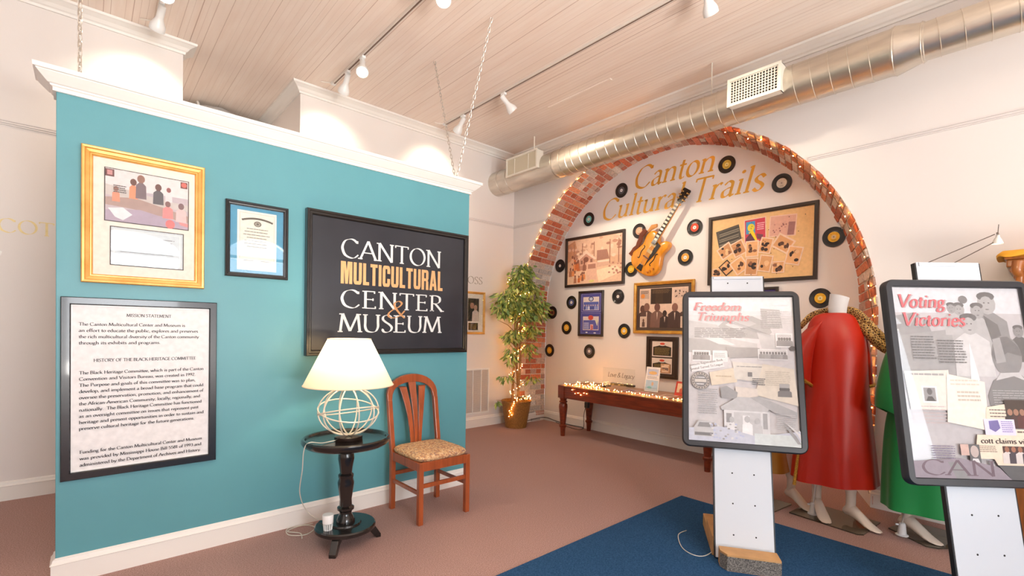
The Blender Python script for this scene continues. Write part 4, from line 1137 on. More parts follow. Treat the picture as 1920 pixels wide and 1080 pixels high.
# band photograph in gold frame
t, W_, H_ = nframe('framed_photograph', 'gold framed sepia photo of men in suits, below the guitar', 2.512, 3.262, 1.255, 1.848, [(0, 0), (0, .026), (.004, .03), (.016, .03), (.024, .022), (.032, .022), (.036, .012)], m_gold2)
p = Print(W_ - .068, H_ - .068, -.009, z0=.034); p.B(0, 0, 1, 1, (84, 66, 54)); p.B(.055, .075, .945, .935, (226, 196, 174))
p.B(.27, .085, .66, .42, (54, 36, 22)); p.B(.36, .1, .5, .4, (66, 46, 28)); p.lines(.3, .11, .63, .2, 4, (120, 92, 60), .35)
p.B(.07, .11, .24, .30, (196, 168, 150)); p.E(.12, .24, .04, .05, (226, 140, 60)); p.lines(.08, .13, .23, .2, 3, (120, 96, 84), .5); p.B(.7, .11, .93, .30, (212, 184, 166))
for i in range(12): p.E(rp_.uniform(.71, .92), rp_.uniform(.14, .29), .012, .016, (90, 70, 62), 7)
for u, h_, sk, cl in ((.12, .5, (96, 62, 50), (70, 48, 42)), (.2, .55, (132, 92, 76), (92, 66, 58)), (.4, .54, (110, 72, 60), (120, 88, 76)), (.54, .38, (60, 42, 36), (60, 44, 40)), (.72, .53, (134, 94, 80), (74, 52, 46)), (.92, .55, (96, 62, 50), (80, 56, 48))):
    p.person(u, .935, h_, sk, cl, 1.28, .62)
    p.P([(u - .012, .935 - h_ * .62), (u + .012, .935 - h_ * .62), (u, .935 - h_ * .3)], (214, 190, 172))
p.Bo(.08, .7, .2, .92, (206, 182, 164), (240, 222, 206), .006); p.person(.14, .92, .18, (110, 80, 66), (96, 72, 62), 1.28, .4); p.Bo(.83, .7, .94, .92, (206, 182, 164), (240, 222, 206), .006); p.E(.89, .82, .03, .05, (150, 110, 92))
p.build('photograph', m_ink, t)

# dark frame with two marker pictures
t, W_, H_ = nframe('framed_photograph', 'dark framed pair of plaque pictures above leaflet on long table', 2.686, 3.077, .752, 1.222, NP, m_frame_brown)
p = Print(W_ - .068, H_ - .068, -.009, z0=.034); p.B(0, 0, 1, 1, (62, 44, 32))
for v0 in (.05, .52):
    p.B(.1, v0, .88, v0 + .43, (222, 206, 194)); p.P([(.14, v0 + .16), (.36, v0 + .12), (.5, v0 + .05), (.64, v0 + .12), (.84, v0 + .16), (.84, v0 + .4), (.14, v0 + .4)], (46, 38, 24))
    p.E(.5, v0 + .075, .15, .05, (214, 206, 196)); p.E(.5, v0 + .065, .1, .032, (206, 70, 44)); p.lines(.2, v0 + .18, .8, v0 + .39, 8, (150, 126, 70), .35)
p.B(.46, .67, .82, .93, (196, 150, 110))
for i in range(7): p.Bo(rp_.uniform(.48, .7), .7 + i * .028, rp_.uniform(.72, .8), .73 + i * .028, rp_.choice([(120, 80, 60), (90, 60, 48), (230, 200, 170)]), (240, 220, 196), .006)
p.build('photograph', m_ink, t)

# small frame mostly hidden behind the first poster
t, W_, H_ = nframe('framed_print', 'small dark framed blue picture mostly hidden behind Freedom Triumphs poster', 1.682, 2.082, 1.14, 1.722, [(0, 0), (0, .026), (.003, .029), (.02, .029), (.026, .02), (.028, .01)], m_frame_brown)
p = Print(W_ - .05, H_ - .05, -.009, z0=.025); p.B(0, 0, 1, 1, (84, 72, 134)); p.B(.12, .06, .88, .46, (206, 196, 216)); p.B(.12, .54, .88, .94, (206, 196, 216)); p.build('print', m_ink, t)

# big collage
t, W_, H_ = nframe('framed_collage', 'wide dark framed collage of tan snapshots on right of niche', 1.366, 2.367, 1.770, 2.473, NP, m_frame_brown)
p = Print(W_ - .068, H_ - .068, -.01, z0=.034); p.B(0, 0, 1, 1, (234, 190, 132))
p.RB(.185, .30, .235, .185, 12, (86, 80, 72), (60, 54, 48), .02)
for i in range(9): p.RB(.185, .19 + i * .029, .2, .006, 12, (158, 148, 128) if i % 3 else (40, 36, 32))
p.RB(.455, .25, .205, .235, 2, (204, 66, 84), (232, 200, 180), .04)
cx, cz = .455, .25
p.RB(.41, .2, .085, .12, 2, (70, 150, 196)); p.E(.415, .2, .036, .06, (228, 206, 60)); p.P([(.39, .27), (.44, .25), (.48, .4), (.46, .43), (.43, .36)], (232, 206, 40)); p.P([(.365, .36), (.41, .28), (.45, .38), (.47, .43), (.365, .43)], (92, 56, 74)); p.P([(.47, .3), (.54, .33), (.52, .4), (.48, .38)], (120, 70, 84))
p.lines(.475, .14, .55, .26, 4, (240, 170, 180), .6, .1)
p.RB(.72, .235, .235, .2, -3, (222, 170, 150), (236, 198, 176), .04)
for i in range(16): p.E(rp_.uniform(.63, .81), rp_.uniform(.19, .33), .008, .012, rp_.choice([(170, 112, 104), (150, 96, 92), (200, 140, 126)]), 7)
p.RB(.80, .29, .055, .12, -6, (160, 112, 108))
snaps = [(.155, .52, .15, .13, 32), (.29, .50, .13, .15, 24), (.43, .53, .125, .16, -1), (.565, .50, .115, .15, -14), (.73, .50, .17, .14, -34), (.83, .69, .13, .17, -14), (.06, .86, .085, .09, 4), (.17, .79, .115, .125, 40), (.305, .77, .145, .15, 34), (.43, .80, .12, .17, -4), (.565, .77, .12, .16, -12), (.69, .84, .11, .11, -2)]
for i, (u, v, w_, h_, a) in enumerate(snaps):
    p.RB(u, v, w_, h_, a, rp_.choice([(222, 164, 112), (206, 148, 100), (232, 176, 122)]), (240, 206, 178) if i not in (7,) else (46, 34, 30), .09)
    for k in range(5):
        du, dv = rp_.uniform(-.28, .28) * w_ / W_, rp_.uniform(-.25, .3) * h_ / H_
        p.E(u + du, v + dv, rp_.uniform(.012, .026), rp_.uniform(.018, .04), rp_.choice([(58, 40, 36), (96, 64, 50), (140, 92, 66), (46, 34, 34), (236, 190, 140)]), 9)
for i in range(22): p.E(rp_.uniform(.03, .97), rp_.uniform(.05, .95), .005, .007, (96, 60, 46), 7)
p.build('collage', m_ink, t)

# ------------------------------------------------------------------ guitar hung on the niche wall
t = thing('guitar', 'honey coloured hollow body electric guitar hung slanting inside the brick arch', 'guitar', (XN, 3.165, 1.965), NR)
GA = 34.6
GT = Matrix.Rotation(R(GA), 4, 'Y')
m_gtop = M('honey_maple', (232, 150, 34), .22, var=.18, vscale=6, stretch=(4, 1, 1), coat=.6)
m_gblk = M('guitar_black', (30, 22, 18), .25, coat=.4)
def GMB():
    b = MB(); b.TM = GT; return b
out = [(0, 0), (.02, .12), (.08, .188), (.165, .203), (.25, .168), (.30, .148), (.35, .152), (.40, .165), (.44, .158), (.462, .125), (.44, .08), (.405, .052), (.41, .02), (.47, -.03), (.485, -.085), (.455, -.138), (.39, -.155), (.31, -.142), (.25, -.162), (.165, -.203), (.08, -.188), (.02, -.12)]
oc = crom(out + [out[0]], 4)[:-1]
b = GMB(); rings = []
ctr = (.2, 0)
for k, y in ((.97, -.012), (1.0, -.018), (1.0, -.075), (.975, -.083), (.9, -.089), (.6, -.098), (.2, -.101)):
    rings.append([(ctr[1] + (c[1] - ctr[1]) * k, y, ctr[0] + (c[0] - ctr[0]) * k) for c in oc])
b.loft(rings); b.build('body', m_gtop, t, smooth=True)
b = GMB(); b.hexa([(-.026, -.118, .40), (.026, -.118, .40), (.026, -.085, .40), (-.026, -.085, .40), (-.021, -.100, .87), (.021, -.100, .87), (.021, -.078, .87), (-.021, -.078, .87)]); neck_o = b.build('neck', M('maple_neck', (214, 150, 76), .3, coat=.3), t, bevel=.004)
b = GMB(); b.hexa([(-.027, -.122, .36), (.027, -.122, .36), (.027, -.117, .36), (-.027, -.117, .36), (-.021, -.106, .87), (.021, -.106, .87), (.021, -.1, .87), (-.021, -.1, .87)])
b.build('fingerboard', m_gblk, neck_o)
b = GMB()
for i in range(11):
    z = .40 + .46 * (1 - .9 ** (i * 1.35)) / (1 - .9 ** 15); z = .42 + i * .042; f = (z - .36) / .51; y = -.1225 + .0162 * f
    b.box(-.019, .019, y - .0006, y + .001, z - .013, z + .009)
b.build('inlays', M('pearl', (240, 222, 196), .2, coat=.5), neck_o)
b = GMB(); rings = []
for z, w_ in ((.865, .022), (.885, .036), (.95, .044), (1.01, .050), (1.025, .040), (1.018, .015)):
    y = -.095 + (z - .865) * .12; rings.append([(-w_, y, z), (w_, y, z), (w_, y + .014, z), (-w_, y + .014, z)])
b.loft(rings); head_o = b.build('headstock', m_gblk, t, bevel=.002)
b = GMB()
for i in range(3):
    for s in (-1, 1):
        z = .905 + i * .04; y = -.095 + (z - .865) * .12; b.tube([(s * .030, y - .004, z), (s * .058, y + .004, z)], .007, 8)
        b.box(s * .028 - .007, s * .028 + .007, y - .006, y, z - .007, z + .007)
b.build('tuners', M('gold_hardware', (226, 184, 110), .25, .8), head_o)
b = GMB(); q_ = [(.03, .40), (.085, .385), (.078, .27), (.05, .17), (.036, .10), (.03, .24)]
b.add([(x, -.106, z) for x, z in q_] + [(x, -.101, z) for x, z in q_], [tuple(range(6))] + [(i, (i + 1) % 6, 6 + (i + 1) % 6, 6 + i) for i in range(6)]); b.build('pickguard', m_gblk, t)
for s in (-1, 1):
    b = GMB(); b.tube(crom([(s * .108, -.097, .29), (s * .088, -.098, .275), (s * .098, -.099, .215), (s * .082, -.1, .15), (s * .104, -.098, .14)], 5), .0055, 6); b.build('sound_hole', m_dark, t, smooth=True)
b = GMB(); b.box(-.045, .045, -.112, -.099, .185, .2); b.build('bridge', M('rosewood', (104, 46, 24), .35), t, bevel=.003)
for z in (.25, .335):
    b = GMB(); b.box(-.036, .036, -.109, -.098, z, z + .036); b.build('pickup', M('cream_pickup', (226, 196, 140), .3), t, bevel=.003)
b = GMB(); b.hexa([(-.045, -.106, .03), (.03, -.106, .03), (.03, -.09, .03), (-.045, -.09, .03), (-.03, -.106, .10), (.02, -.106, .10), (.02, -.095, .10), (-.03, -.095, .10)]); b.build('tailpiece', m_gblk, t, bevel=.003)
b = GMB()
for i in range(6):
    x0, x1 = -.022 + i * .0088, -.016 + i * .0064; b.tube([(x0, -.108, .09), (x0, -.117, .19), (x1, -.109, .868)], .0008, 4)
b.build('strings', M('string_steel', (220, 214, 200), .3, .9), t)
for x, z in ((.13, .09), (.15, .13), (.11, .06)):
    b = GMB(); b.tube([(x, -.088, z), (x, -.108, z)], .011, 12); b.build('knob', M('knob_amber', (190, 110, 30), .25, coat=.5), t, smooth=True)
b = GMB(); rings = []
for f in range(9):
    z = .10 + f * .042; x = -.215 + .012 * math.sin(f) + (.03 if 2 < f < 6 else 0) * 1.0
    rings.append([(x - .058, -.045, z), (x + .020, -.088, z + .004), (x + .026, -.074, z + .004), (x - .046, -.028, z)])
b.loft(rings); strap_o = b.build('strap', M('brown_leather', (112, 56, 34), .5, var=.3, vscale=14, bump=.2), t, smooth=True)
b = GMB(); b.tube([(-.175, -.06, .44), (-.15, -.075, .50), (-.10, -.08, .545)], [.02, .034, .024], 10, True, False, .6); b.build('strap_pad', M('tan_suede', (206, 146, 84), .8), strap_o, smooth=True)

# ------------------------------------------------------------------ long wooden table and what lies on it
m_wood = M('mahogany', (116, 44, 16), .3, var=.35, vscale=5, stretch=(10, 1, 10), coat=.3)
LT = (4.52, 2.95); LR = R(-1.2)
t = thing('long_table', 'long low mahogany table with turned legs inside the brick arch', 'table', (LT[0], LT[1], 0), LR)
HX, HYL, TZ2 = .24, .91, .612
for sx_ in (-1, 1):
    for sy in (-1, 1):
        b = MB(); c = (sx_ * HX, sy * HYL)
        b.box(c[0] - .047, c[0] + .047, c[1] - .047, c[1] + .047, .462, TZ2)
        b.lathe([(.0, 0), (.026, 0), (.032, .09), (.034, .10), (.046, .115), (.046, .13), (.034, .14), (.034, .15), (.044, .26), (.053, .35), (.05, .385), (.036, .40), (.05, .41), (.05, .42), (.036, .43), (.044, .45), (.047, .464), (0, .464)], (c[0], c[1], 0), 20, False, False)
        b.build('leg', m_wood, t, smooth=True)
b = MB(); b.box(-HX, HX, -HYL - .035, -HYL + .035 - .03, .462, .60); b.box(-HX, HX, HYL - .005, HYL + .035, .462, .60); b.box(-HX - .037, -HX + .0, -HYL, HYL, .462, .60); b.box(HX, HX + .037, -HYL, HYL, .462, .60); b.build('apron', m_wood, t, bevel=.003)
b = MB(); b.box(-HX - .045, HX + .045, -HYL - .045, HYL + .045, .6005, .615); b.build('tabletop', M('worn_top', (176, 120, 76), .4, var=.2, vscale=9, coat=.2), t, bevel=.004)
def tp(x, y, z=.615):     # a point in the table's own frame -> world
    c, s = math.cos(LR), math.sin(LR); return (LT[0] + c * x - s * y, LT[1] + s * x + c * y, z)
pts = []
for i in range(58):
    f = i / 57; y = .90 - 1.86 * f; pts.append(tp(-HX - .01 + .05 * rt.random(), y + rt.uniform(-.02, .02), .622 + .012 * rt.random()))
fairy('fairy lights lying along front edge of long table', pts)
pts = []
for i in range(34):
    f = i / 33; pts.append(tp(-.18 + .34 * rt.random(), .86 - .42 * f + rt.uniform(-.03, .03), .622 + .02 * rt.random()))
fairy('bunched fairy lights on left end of long table', pts)
pts = [tp(-HX - .042, .74, .606)] + [tp(-HX - .046, .73 - i * .045, .60 - .05 * math.sin(PI * (i + 1) / 7) - .02 * (i % 2)) for i in range(6)] + [tp(-HX - .042, .43, .606)]
fairy('short loop of fairy lights hanging down front of long table', pts)

t = thing('acrylic_sign', 'clear acrylic sign reading Love & Legacy on a dark bar on long table', 'sign', (4.6, 3.29, .6155), NR)
b = MB(); b.box(-.22, .22, -.003, .003, .012, .23); b.build('acrylic_sheet', m_acrylic, t)
p = Print(1, 1, -.0032); p.T('Love & Legacy', -.15, .215, .125, .055, (70, 56, 48), th=.1, k=.5, shear=.25, res=4, serif=False); p.build('lettering', m_ink, t)
b = MB(); b.box(-.10, .22, -.02, .02, .03, .055); b.build('dark_bar', m_black, t, bevel=.003)
b = MB(); b.box(-.21, -.15, -.05, .05, 0, .012); b.box(.14, .2, -.05, .05, 0, .03); b.build('foot', m_acrylic, t)

t = thing('leaflet_stand', 'white and blue leaflet in upright clear holder on long table', 'leaflet', (4.6, 2.86, .6155), NR)
b = MB(); b.TM = Matrix.Rotation(R(-10), 4, 'X')
b.box(-.09, .09, .003, .006, .0, .20); b.box(-.09, .09, -.022, -.020, .0, .05); b.box(-.09, .09, -.022, .006, .0, .004); b.build('holder', m_acrylic, t)
mm = Matrix.Rotation(R(-10), 4, 'X')
p = Print(.17, .27, -.001, z0=.006)
p.B(0, 0, 1, 1, (234, 232, 232)); p.B(.12, .08, .88, .34, (196, 204, 228)); p.E(.5, .24, .3, .07, (226, 190, 130)); p.lines(.12, .38, .88, .5, 3, (140, 140, 150), .4); p.B(.06, .54, .94, .95, (176, 204, 226)); p.E(.55, .68, .08, .08, (206, 176, 150)); p.E(.35, .84, .16, .05, (120, 190, 200)); p.lines(.1, .9, .9, .94, 1, (236, 240, 244), .6)
p.v = [tuple(mm @ Vector(q_)) for q_ in p.v]
p.build('leaflet', m_ink, t)
t = thing('red_picture_book', 'small red bordered picture card propped on long table by poster', 'card', (4.60, 2.50, .6155), NR)
mm = Matrix.Rotation(R(-18), 4, 'X')
p = Print(.16, .15, -.006); p.B(0, 0, 1, 1, (190, 60, 40)); p.B(.12, .14, .88, .86, (216, 190, 160)); p.person(.5, .86, .6, (150, 90, 70), (190, 90, 60), 1.05, .7); p.B(.12, .78, .88, .86, (170, 70, 50)); p.v = [tuple(mm @ Vector(q_)) for q_ in p.v]; p.build('picture', m_ink, t)
b = MB(); b.TM = mm; b.box(-.08, .08, -.006, 0, 0, .15); b.build('board', m_frame_brown, t)
b = MB(); b.TM = Matrix.Identity(4); b.hexa([(-.02, .0, .0), (.02, .0, .0), (.02, .07, .0), (-.02, .07, .0), (-.02, .03, .1), (.02, .03, .1), (.02, .034, .1), (-.02, .034, .1)]); b.build('strut', m_frame_brown, t)
for i, (x, y, a, w_, h_, c, c2, lb) in enumerate(((-.02, .12, 8, .20, .14, (196, 160, 168), (120, 84, 100), 'flat purple toned leaflet on long table before the acrylic sign'), (-.08, -.06, -6, .22, .12, (236, 190, 176), (206, 110, 100), 'flat pink leaflet on long table before the upright leaflet'), (-.04, -.36, 4, .24, .15, (230, 196, 176), (160, 120, 100), 'flat cream leaflet on long table, right half'), (-.14, -.60, -9, .2, .13, (238, 206, 190), (206, 120, 104), 'flat pale pink leaflet at right end of long table'))):
    p = Print(h_, w_, 0, z0=-w_ / 2); p.B(0, 0, 1, 1, c); p.B(.15, .12, .85, .5, c2); p.lines(.15, .58, .85, .9, 4, c2, .4)
    p.v = [(q_[0], q_[2], -q_[1] + .0008) for q_ in p.v]
    o = p.build('leaflet', m_ink); o.location = tp(x, y, .6155); o.rotation_euler = (0, 0, LR + R(-90 + a)); tag(o, lb, 'leaflet')
for x, y, lb in ((.02, .50, 'small dark oval pin on long table, nearer left corner'), (.13, .52, 'small dark oval pin on long table, behind the other one')):
    b = MB(); b.lathe([(0, 0), (.024, 0), (.026, .006), (.015, .014), (0, .016)], seg=20, cap0=False, cap1=False); o = b.build('badge', m_black, None, smooth=True); o.location = tp(x, y, .6155); o.scale = (.7, 1.2, 1); tag(o, lb, 'badge')

t = thing('power_adapter', 'black power adapter strapped to rear left leg of long table', 'adapter', tp(HX - .066, HYL - .02, .30))
b = MB(); b.box(-.018, .018, -.03, .03, 0, .075); b.build('housing', m_black, t, bevel=.006)
b = MB(); b.tube(crom([(-.004, .02, 0), (-.01, .04, -.1), (-.02, .05, -.27), (.0, .30, -.292), (.08, .6, -.285)], 8), .004, 6); b.build('cord', m_black, t, smooth=True)
b = MB(); b.tube(crom([(4.36, 4.66, .012), (4.5, 4.69, .03), (4.70, 4.69, .045), (4.835, 4.66, .04), (4.83, 4.45, .02), (4.82, 4.2, .012), (4.83, 4.0, .012), (4.78, 3.95, .008)], 8), .005, 6)
o = b.build('cord', m_black, None, smooth=True); tag(o, 'dark extension cord running along niche baseboard behind fig tree', 'cord')

# ------------------------------------------------------------------ ceiling: duct, tracks, spotlights
m_duct = M('galvanised_steel', (228, 220, 206), .32, .9, col2=(200, 192, 180), vscale=5, stretch=(3, .6, 3), bump=.06, bscale=14)
m_galv = M('register_paint', (232, 226, 212), .45)
DX, DZ = 4.06, 3.192
t = thing('air_duct', 'long round galvanised steel air duct under the ceiling above brick arch', 'duct', (DX, 0, DZ))
def dlathe(prof, seg=48):   # axis along y
    rings = []
    for r_, y in prof: rings.append([(r_ * math.cos(2 * PI * j / seg), y, r_ * math.sin(2 * PI * j / seg)) for j in range(seg)])
    return rings
R1, R2, R3 = .153, .149, .117
b = MB(); b.loft(dlathe([(R1, 4.905), (R1, 3.78), (R1 + .004, 3.775), (R1 + .004, 3.74), (R2 + .006, 3.60), (R2 + .006, 3.57), (R2, 3.565), (R2, .735), (R2 + .004, .73), (R2 + .004, .70), (R3 + .006, .585), (R3 + .006, .565), (R3, .56), (R3, FY + .002)]), False, False)
_pipe = b
y = 3.50; k = 0
def seam(y, r_, slant):
    b.tube([(r_ * math.cos(2 * PI * j / 40), y + slant * math.sin(2 * PI * j / 40 + .6), r_ * math.sin(2 * PI * j / 40)) for j in range(40)], .0032, 5, False, True)
while y > .76:
    if not (1.40 < y < 1.74): seam(y, R2 + .001, .022)
    y -= .115
y = .50
while y > FY + .1: seam(y, R3 + .001, .02); y -= .115
for y in (4.75, 4.58): seam(y, R1 + .001, .02)
pipe_o = b.build('pipe', m_duct, t, smooth=True)
for y in (3.66, 3.79, .715, .575): 
    b = MB(); rr = R1 if y > 3.7 else (R2 + .011 if y > 3 else (R2 + .005 if y > .6 else R3 + .007)); seam(y, rr + .001, 0); b.build('joint_band', m_duct, pipe_o, smooth=True)
for y in (1.99, 4.2, .1):
    b = MB(); b.box(-.008, .008, y - .001, y + .001, R2 - .01, ZC - DZ); b.build('hanger_strap', m_galv, t)
# registers on the room side of the duct
def register(name, y0, y1, z0, z1, grid, label):
    xf = 3.868; t = thing(name, label, 'vent', (xf, (y0 + y1) / 2, z0), NR)
    W, H, D = y1 - y0, z1 - z0, DX - R2 - xf + .06
    b = MB(); e = .022
    # hollow box with a flange
    b.box(-W / 2, W / 2, .0, D, 0, .004); b.box(-W / 2, W / 2, 0, D, H - .004, H); b.box(-W / 2, -W / 2 + .004, 0, D, 0, H); b.box(W / 2 - .004, W / 2, 0, D, 0, H)
    b.build('housing', m_galv, t)
    b = MB(); b.sweep_rect(W + .008, H + .008, [(0, -.004), (0, .006), (e, .006), (e, -.004)], -.004); b.build('flange', m_galv, t, bevel=.001)
    b = MB(); b.box(-W / 2 + .01, W / 2 - .01, .016 if grid else .004, .02 if grid else .008, .01, H - .01); b.build('damper', m_dark if grid else M('damper_cream', (206, 196, 172), .5), t)  # behind the egg crate the plate is coloured dark, for shade inside the duct
    b = MB()
    if grid:
        n = 16
        for i in range(n + 1):
            x = -W / 2 + e + (W - 2 * e) * i / n; b.box(x - .0028, x + .0028, -.002, .010, e, H - e)
        for i in range(9):
            z = e + (H - 2 * e) * i / 8; b.box(-W / 2 + e, W / 2 - e, .002, .012, z - .0028, z + .0028)
    else:
        for x in (-.09, .09): b.box(x * W / .4 - .004, x * W / .4 + .004, -.001, .012, e, H - e)
        for i in range(0):
            z = e + (H - 2 * e) * i / 17; b.hexa([(-W / 2 + e, .0, z - .003), (W / 2 - e, .0, z - .003), (W / 2 - e, .001, z - .002), (-W / 2 + e, .001, z - .002), (-W / 2 + e, .016, z + .007), (W / 2 - e, .016, z + .007), (W / 2 - e, .017, z + .008), (-W / 2 + e, .017, z + .008)])
    b.build('grid', m_galv, t)
register('air_register', 3.955, 4.49, 3.150, 3.37, False, 'cream louvred register on far left end of steel duct')
register('air_register', 1.366, 1.76, 3.105, 3.318, True, 'white egg crate register on steel duct above the arch crown')

m_track = M('track_enamel', (226, 216, 206), .4)
m_slot = M('track_slot', (122, 98, 84), .6)
def track(x, y0, y1, label):
    t = thing('light_track', label, 'track', (x, y1, ZC))
    b = MB(); b.box(-.018, .018, y0 - y1, 0, -.02, 0); b.build('rail', m_track, t, bevel=.002)
    b = MB(); b.box(-.006, .006, y0 - y1, -.01, -.0215, -.018); b.build('slot', m_slot, t)
    b = MB(); b.box(-.02, .02, -.03, .01, -.024, 0); b.build('end_cap', m_white, t, bevel=.002)
    b = MB(); b.tube(crom([(-.02, .01, -.01), (-.06, .03, -.006), (-.10, .05, -.006)], 5), .006, 6); b.build('feed', m_track, t, smooth=True)
track(.40, -1.8, 4.66, 'ceiling light track nearest the left, ending above the left back wall')
track(1.77, -1.8, 4.64, 'middle ceiling light track ending at back wall right of the opening')
track(3.065, -1.8, 4.66, 'right hand ceiling light track passing above the arch wall side')

m_spot_glow = M_emit('spot_lens', (255, 226, 178), 22)
m_spot_dim = M_emit('spot_lens_side', (255, 230, 190), 8)
def spot(x, y, aim, label, watt, glow=True, cone=62):
    """bell shaped track head hung at (x, y), mouth towards aim"""
    piv = Vector((x, y, ZC - .075)); t = thing('track_spotlight', label, 'spotlight', (x, y, ZC - .022))
    o0 = Vector((x, y, ZC - .022))
    b = MB(); b.box(-.016, .016, -.03, .03, -.022, .0); b.build('adapter', m_white, t, bevel=.003)
    b = MB(); b.cyl((0, 0, -.02), (0, 0, -.062), .006, .006, 10); b.build('stem', m_white, t, smooth=True)
    d = (Vector(aim) - piv).normalized()
    q = d.to_track_quat('Z', 'Y').to_matrix().to_4x4(); mt = Matrix.Translation(piv - o0) @ q
    b = MB(); b.TM = mt
    prof = [(0, -.03), (.020, -.03), (.024, -.022), (.024, .055), (.027, .07), (.046, .11), (.050, .125), (.050, .15), (.0465, .15), (.0465, .125), (.03, .085), (0, .085)]
    b.lathe(prof, seg=28, cap0=False, cap1=False); sh = b.build('shade', m_white, t, smooth=True)
    b = MB(); b.TM = mt; b.lathe([(.0, .146), (.03, .142), (.044, .128), (.044, .12), (0, .12)], seg=24, cap0=False, cap1=False); b.build('lamp', m_spot_glow if glow else m_spot_dim, sh, smooth=True)
    l = bpy.data.lights.new('spot_light', 'SPOT'); l.energy = watt; l.color = (1.0, .84, .64); l.spot_size = R(cone); l.spot_blend = .85; l.shadow_soft_size = .04
    lo = bpy.data.objects.new('spot_light', l); COL.objects.link(lo); lo.parent = t
    lo.matrix_local = Matrix.Translation(piv - o0) @ (d.to_track_quat('-Z', 'Y').to_matrix().to_4x4()) @ Matrix.Translation((0, 0, -.158))
SW = SPOT_W
spot(.40, 4.33, (.30, 4.88, 3.0), 'white bell spotlight lighting left back wall, beside the bright bulb at top left', SW * .24, False, 95)
spot(.40, 3.97, (.20, 3.2, 2.2), 'glowing spotlight at top left, bulb facing the room', SW * .5)
spot(1.77, 4.30, (1.80, 4.88, 3.0), 'white bell spotlight lighting back wall just right of the opening', SW * .24, False, 95)
spot(1.77, 3.98, (1.45, 3.3, 2.45), 'glowing spotlight on middle track, hanging over teal partition', SW * .5)
spot(1.77, 2.74, (1.3, 1.8, 1.6), 'glowing spotlight on middle track, nearest at top centre', SW * .5)
spot(3.065, 4.30, (3.05, 4.88, 3.0), 'white bell spotlight lighting back wall near the room corner', SW * .24, False, 95)
spot(3.065, 3.62, (4.7, 3.2, 2.0), 'white spotlight on right track tilted towards the guitar', SW * 1.2, False, 75)
spot(3.065, 1.56, (4.4, 1.7, 2.3), 'white spotlight at top right of the ceiling, seen from its side', SW * .25, False, 80)

# ------------------------------------------------------------------ tilted poster stands
m_panel = M('panel_white', (206, 211, 218), .4)
m_pframe = M('poster_frame_black', (46, 46, 50), .4)
def rrect(x0, x1, z0, z1, r_, n=6):
    o = []
    for cx, cz, a0 in ((x1 - r_, z0 + r_, -90), (x1 - r_, z1 - r_, 0), (x0 + r_, z1 - r_, 90), (x0 + r_, z0 + r_, 180)):
        for i in range(n + 1):
            a = R(a0 + 90 * i / n); o.append((cx + r_ * math.cos(a), cz + r_ * math.sin(a)))
    return o
def stand(name, label, loc, az, tilt, x0, x1, v0, v1, draw, top=1.70):
    t = thing(name, label, 'poster stand', (loc[0], loc[1], .009), az)
    T = Matrix.Rotation(-tilt, 4, 'X')
    b = MB(); b.TM = T; b.box(-.150, .150, 0, .024, .012, top); b.build('panel', m_panel, t, bevel=.002)
    b = MB(); b.TM = T
    for s in (-1, 1): b.box(s * .1535 - .0035, s * .1535 + .0035, .003, .026, .012, top - .004)
    b.build('edge_strip', M('edge_black', (30, 30, 32), .4), t)
    b = MB(); b.TM = T; b.box(-.14, .14, -.006, .0, top - .022, top - .004); b.build('top_ledge', m_panel, t, bevel=.002)
    b = MB(); b.TM = T @ Matrix.Rotation(R(90), 4, 'X')
    z = .14
    while z < top - .03:
        for x in (-.055, .06): b.lathe([(0, .0005), (.0045, .0005), (.0045, -.001), (0, -.001)], (x, z, 0), 10, False, False)
        z += .168
    b.build('peg_holes', m_dark, t)
    e = .036
    b = MB(); b.TM = T
    o_ = rrect(x0 - e, x1 + e, v0 - e, v1 + e, .045); o2 = rrect(x0 - e + .006, x1 + e - .006, v0 - e + .006, v1 + e - .006, .040); i_ = rrect(x0, x1, v0, v1, .003)
    i0 = rrect(x0 - .004, x1 + .004, v0 - .004, v1 + .004, .006)
    rings = [[(x, -.002, z) for x, z in o_], [(x, -.034, z) for x, z in o_], [(x, -.042, z) for x, z in o2], [(x, -.042, z) for x, z in i0], [(x, -.036, z) for x, z in i_], [(x, -.024, z) for x, z in i_]]
    b.loft(rings, False, False); b.build('frame', m_pframe, t, smooth=True)
    b = MB(); b.TM = T; b.box(x0 - .02, x1 + .02, -.022, -.003, v0 - .02, v1 + .02); b.build('backing', m_dark, t)
    p = Print(x1 - x0, v1 - v0, -.0225, step=.00003, z0=v0, xc=(x0 + x1) / 2); draw(p); p.v = [tuple(T @ Vector(q_)) for q_ in p.v]; p.build('poster', m_ink, t)
    b = MB(); b.TM = T; b.box(x0, x1, -.033, -.0315, v0, v1); b.build('glass_pane', m_glass, t)
    m_bw = M('plywood', (196, 150, 98), .6, var=.15, vscale=8)
    b = MB()
    q_ = [(-.14, -.02), (-.14, -.075), (-.11, -.12), (.15, -.12), (.15, -.02)]
    b.add([(x, y, 0) for x, y in q_] + [(x, y, .088) for x, y in q_], [tuple(reversed(range(5))), (5, 6, 7, 8, 9)] + [(i, (i + 1) % 5, 5 + (i + 1) % 5, 5 + i) for i in range(5)])
    b.cur = 1; e2 = [(-.141, -.076), (-.1105, -.121), (.151, -.121)]
    b.add([(x, y - .001, .002) for x, y in e2] + [(x, y - .001, .078) for x, y in e2], [(0, 1, 4, 3), (1, 2, 5, 4)])
    b.build('front_block', [m_bw, M('speckled_laminate', (150, 144, 136), .6, col2=(58, 54, 52), vscale=210, detail=1)], t)
    if top == 1.70:
        b = MB(); b.box(-.165, .14, .05, .50, 0, .075); b.box(-.165, .14, .05, .32, .075, .11); b.build('rear_block', m_bw, t, bevel=.003)
    return t, T

